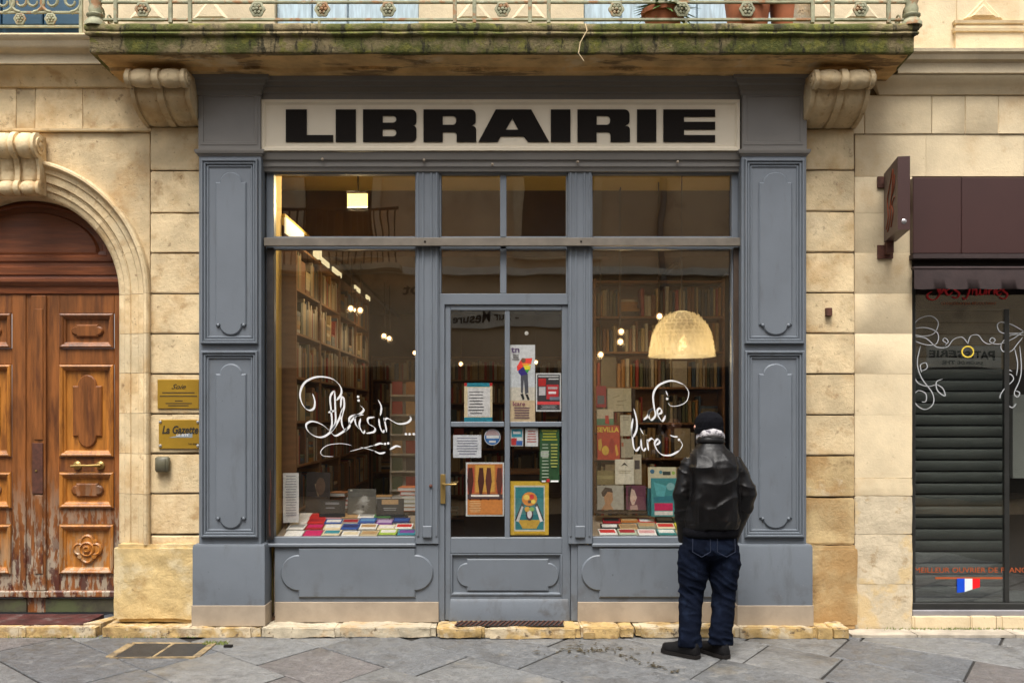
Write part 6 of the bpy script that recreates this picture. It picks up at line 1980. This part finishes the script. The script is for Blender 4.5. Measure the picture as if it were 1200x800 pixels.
for i in range(110):
    if i < 70: x, y = .57 + rl_.gauss(0, .17), -.63 + rl_.gauss(0, .08)
    else:
        t = rl_.random()
        x, y = .78 + .3 * t + rl_.gauss(0, .02), -.80 - .45 * t + rl_.gauss(0, .03)
    a, l = rl_.uniform(0, 3.14), rl_.uniform(.012, .035)
    dx, dy = math.cos(a) * l, math.sin(a) * l
    z = .006
    mb.add([(x - dx, y - dy, z), (x - dy * .3, y + dx * .3, z + .006), (x + dx, y + dy, z + .002), (x + dy * .3, y - dx * .3, z + .004)], [(0, 1, 2, 3)])
tag(mb.build('leaf_litter', mat('dry litter', (.055, .042, .02), .9, var=.4, vs=60), None, 0), 'dry brown leaf litter on the paving by the shop door', 'litter', None, 'stuff')
mb = MB()
for i in range(420):
    k = rl_.random()
    if k < .35: x, y = rl_.uniform(-2.28, -2.10), rl_.uniform(-.48, -.38)
    elif k < .75: x, y = rl_.gauss(3.45, .25), -.04 + rl_.gauss(0, .01)
    else: x, y = rl_.uniform(-4, -2.4), -.245 + rl_.gauss(0, .008)
    h = rl_.uniform(.006, .022)
    z = .022 if x > 2.5 else .004
    a = rl_.uniform(0, 6.28)
    mb.add([(x - .004, y, z), (x + .004, y, z), (x + .008 * math.cos(a), y + .008 * math.sin(a), z + h)], [(0, 1, 2)])
tag(mb.build('moss_tufts', mat('moss green', (.13, .16, .03), .9, var=.3, vs=40), None, 0), 'tiny green moss tufts in the joints of the paving', 'moss', None, 'stuff')
pb_ = rough_box(-2.10, -2.04, -.55, -.51, .0, .018, .02, .004, .012, 77).build('pebble', m_sole, None, 60)
tag(pb_, 'small dark stone lying right of the drain cover', 'stone')

# ================================================================== THE HOUSE ACROSS THE STREET (seen mirrored in the glass)
OY = -9.0
ob = thing('opposite_house', 'tan plastered house across the street mirrored in the shop windows', 'building', (0, OY, 0))
MB().box(-14, 14, OY - .5, OY, -.05, 7.4).build('wall', m_opp, ob)
MB().box(-14, 14, OY + .002, OY + .25, 7.2, 7.402).build('eaves', m_stone_white, ob)
for x0, x1 in ((-9.5, -6.2), (-5.4, -2.2), (-1.2, 1.0), (2.0, 5.2), (6.2, 9.6)):
    o = MB().box(x0, x1, OY + .002, OY + .05, .35, 2.45).build('shop_window', m_opp_dark, ob)
    MB().frame(x0 - .08, x1 + .08, .27, 2.53, [(0, OY + .002), (0, OY + .08), (.08, OY + .08), (.085, OY + .052)]).build('frame', m_darkwood, o)
def vdep(Yg): return DIST + 2 * Yg - OY
def vx(px, Yg): return (px - 600) * vdep(Yg) / FPX
def vz(py, Yg): return EYE - (py - 488) * vdep(Yg) / FPX
m_optext = flat('dark sign lettering', (.02, .015, .012), .6)
bnd = MB().box(vx(1085, .09), vx(1172, .09), OY + .002, OY + .06, vz(431, .09), vz(406, .09)).build('sign_board', m_opp_sign, ob)
text_mesh('PATISSERIE', vx(1087, .09), vx(1165, .09), vz(421, .09), vz(412, .09), OY + .064, m_optext, ob, bold=.03, facing=-1)
text_mesh('SALON DE THE', vx(1102, .09), vx(1148, .09), vz(428.5, .09), vz(424.5, .09), OY + .064, m_optext, ob, bold=.03, facing=-1)
MB().box(vx(500, .03), vx(690, .03), OY + .002, OY + .06, vz(384, .03), vz(362, .03)).build('sign_board', m_opp_sign, ob)
text_mesh('- Sur Mesure', vx(530, .03), vx(608, .03), vz(377.5, .03), vz(366.5, .03), OY + .064, m_optext, ob, bold=.02, facing=-1)
text_mesh('pt', vx(471, .03), vx(496, .03), vz(354, .03), vz(334, .03), OY + .03, m_optext, ob, bold=.02, facing=-1)
# first floor: windows, a small balcony and mouldings
for x0, x1 in ((-7.6, -6.4), (-3.6, -2.4), (.2, 1.4), (4.2, 5.4)):
    o = MB().box(x0, x1, OY + .002, OY + .03, 4.55, 6.6).build('window', m_opp_dark, ob)
    MB().frame(x0 - .15, x1 + .15, 4.4, 6.75, [(0, OY + .002), (0, OY + .09), (.15, OY + .09), (.152, OY + .032)]).build('surround', m_stone_white, o)
MB().box(-14, 14, OY + .002, OY + .16, 4.12, 4.24).build('string_course', m_opp_sign, ob)
b = MB().box(-4.0, -1.9, OY + .162, OY + .6, 4.13, 4.23).build('balcony_slab', m_stone_white, ob)
mb = MB()
for i in range(19):
    x = -3.95 + 2.0 * i / 18
    mb.box(x - .012, x + .012, OY + .56, OY + .58, 4.23, 5.15)
mb.box(-4, -1.9, OY + .55, OY + .59, 5.15, 5.2)
mb.build('balcony_bars', m_iron, b)
MB().tube([(vx(775, .03), OY + .08, .2), (vx(775, .03), OY + .08, 7.2)], .06, 10).build('downpipe', m_steel, ob)
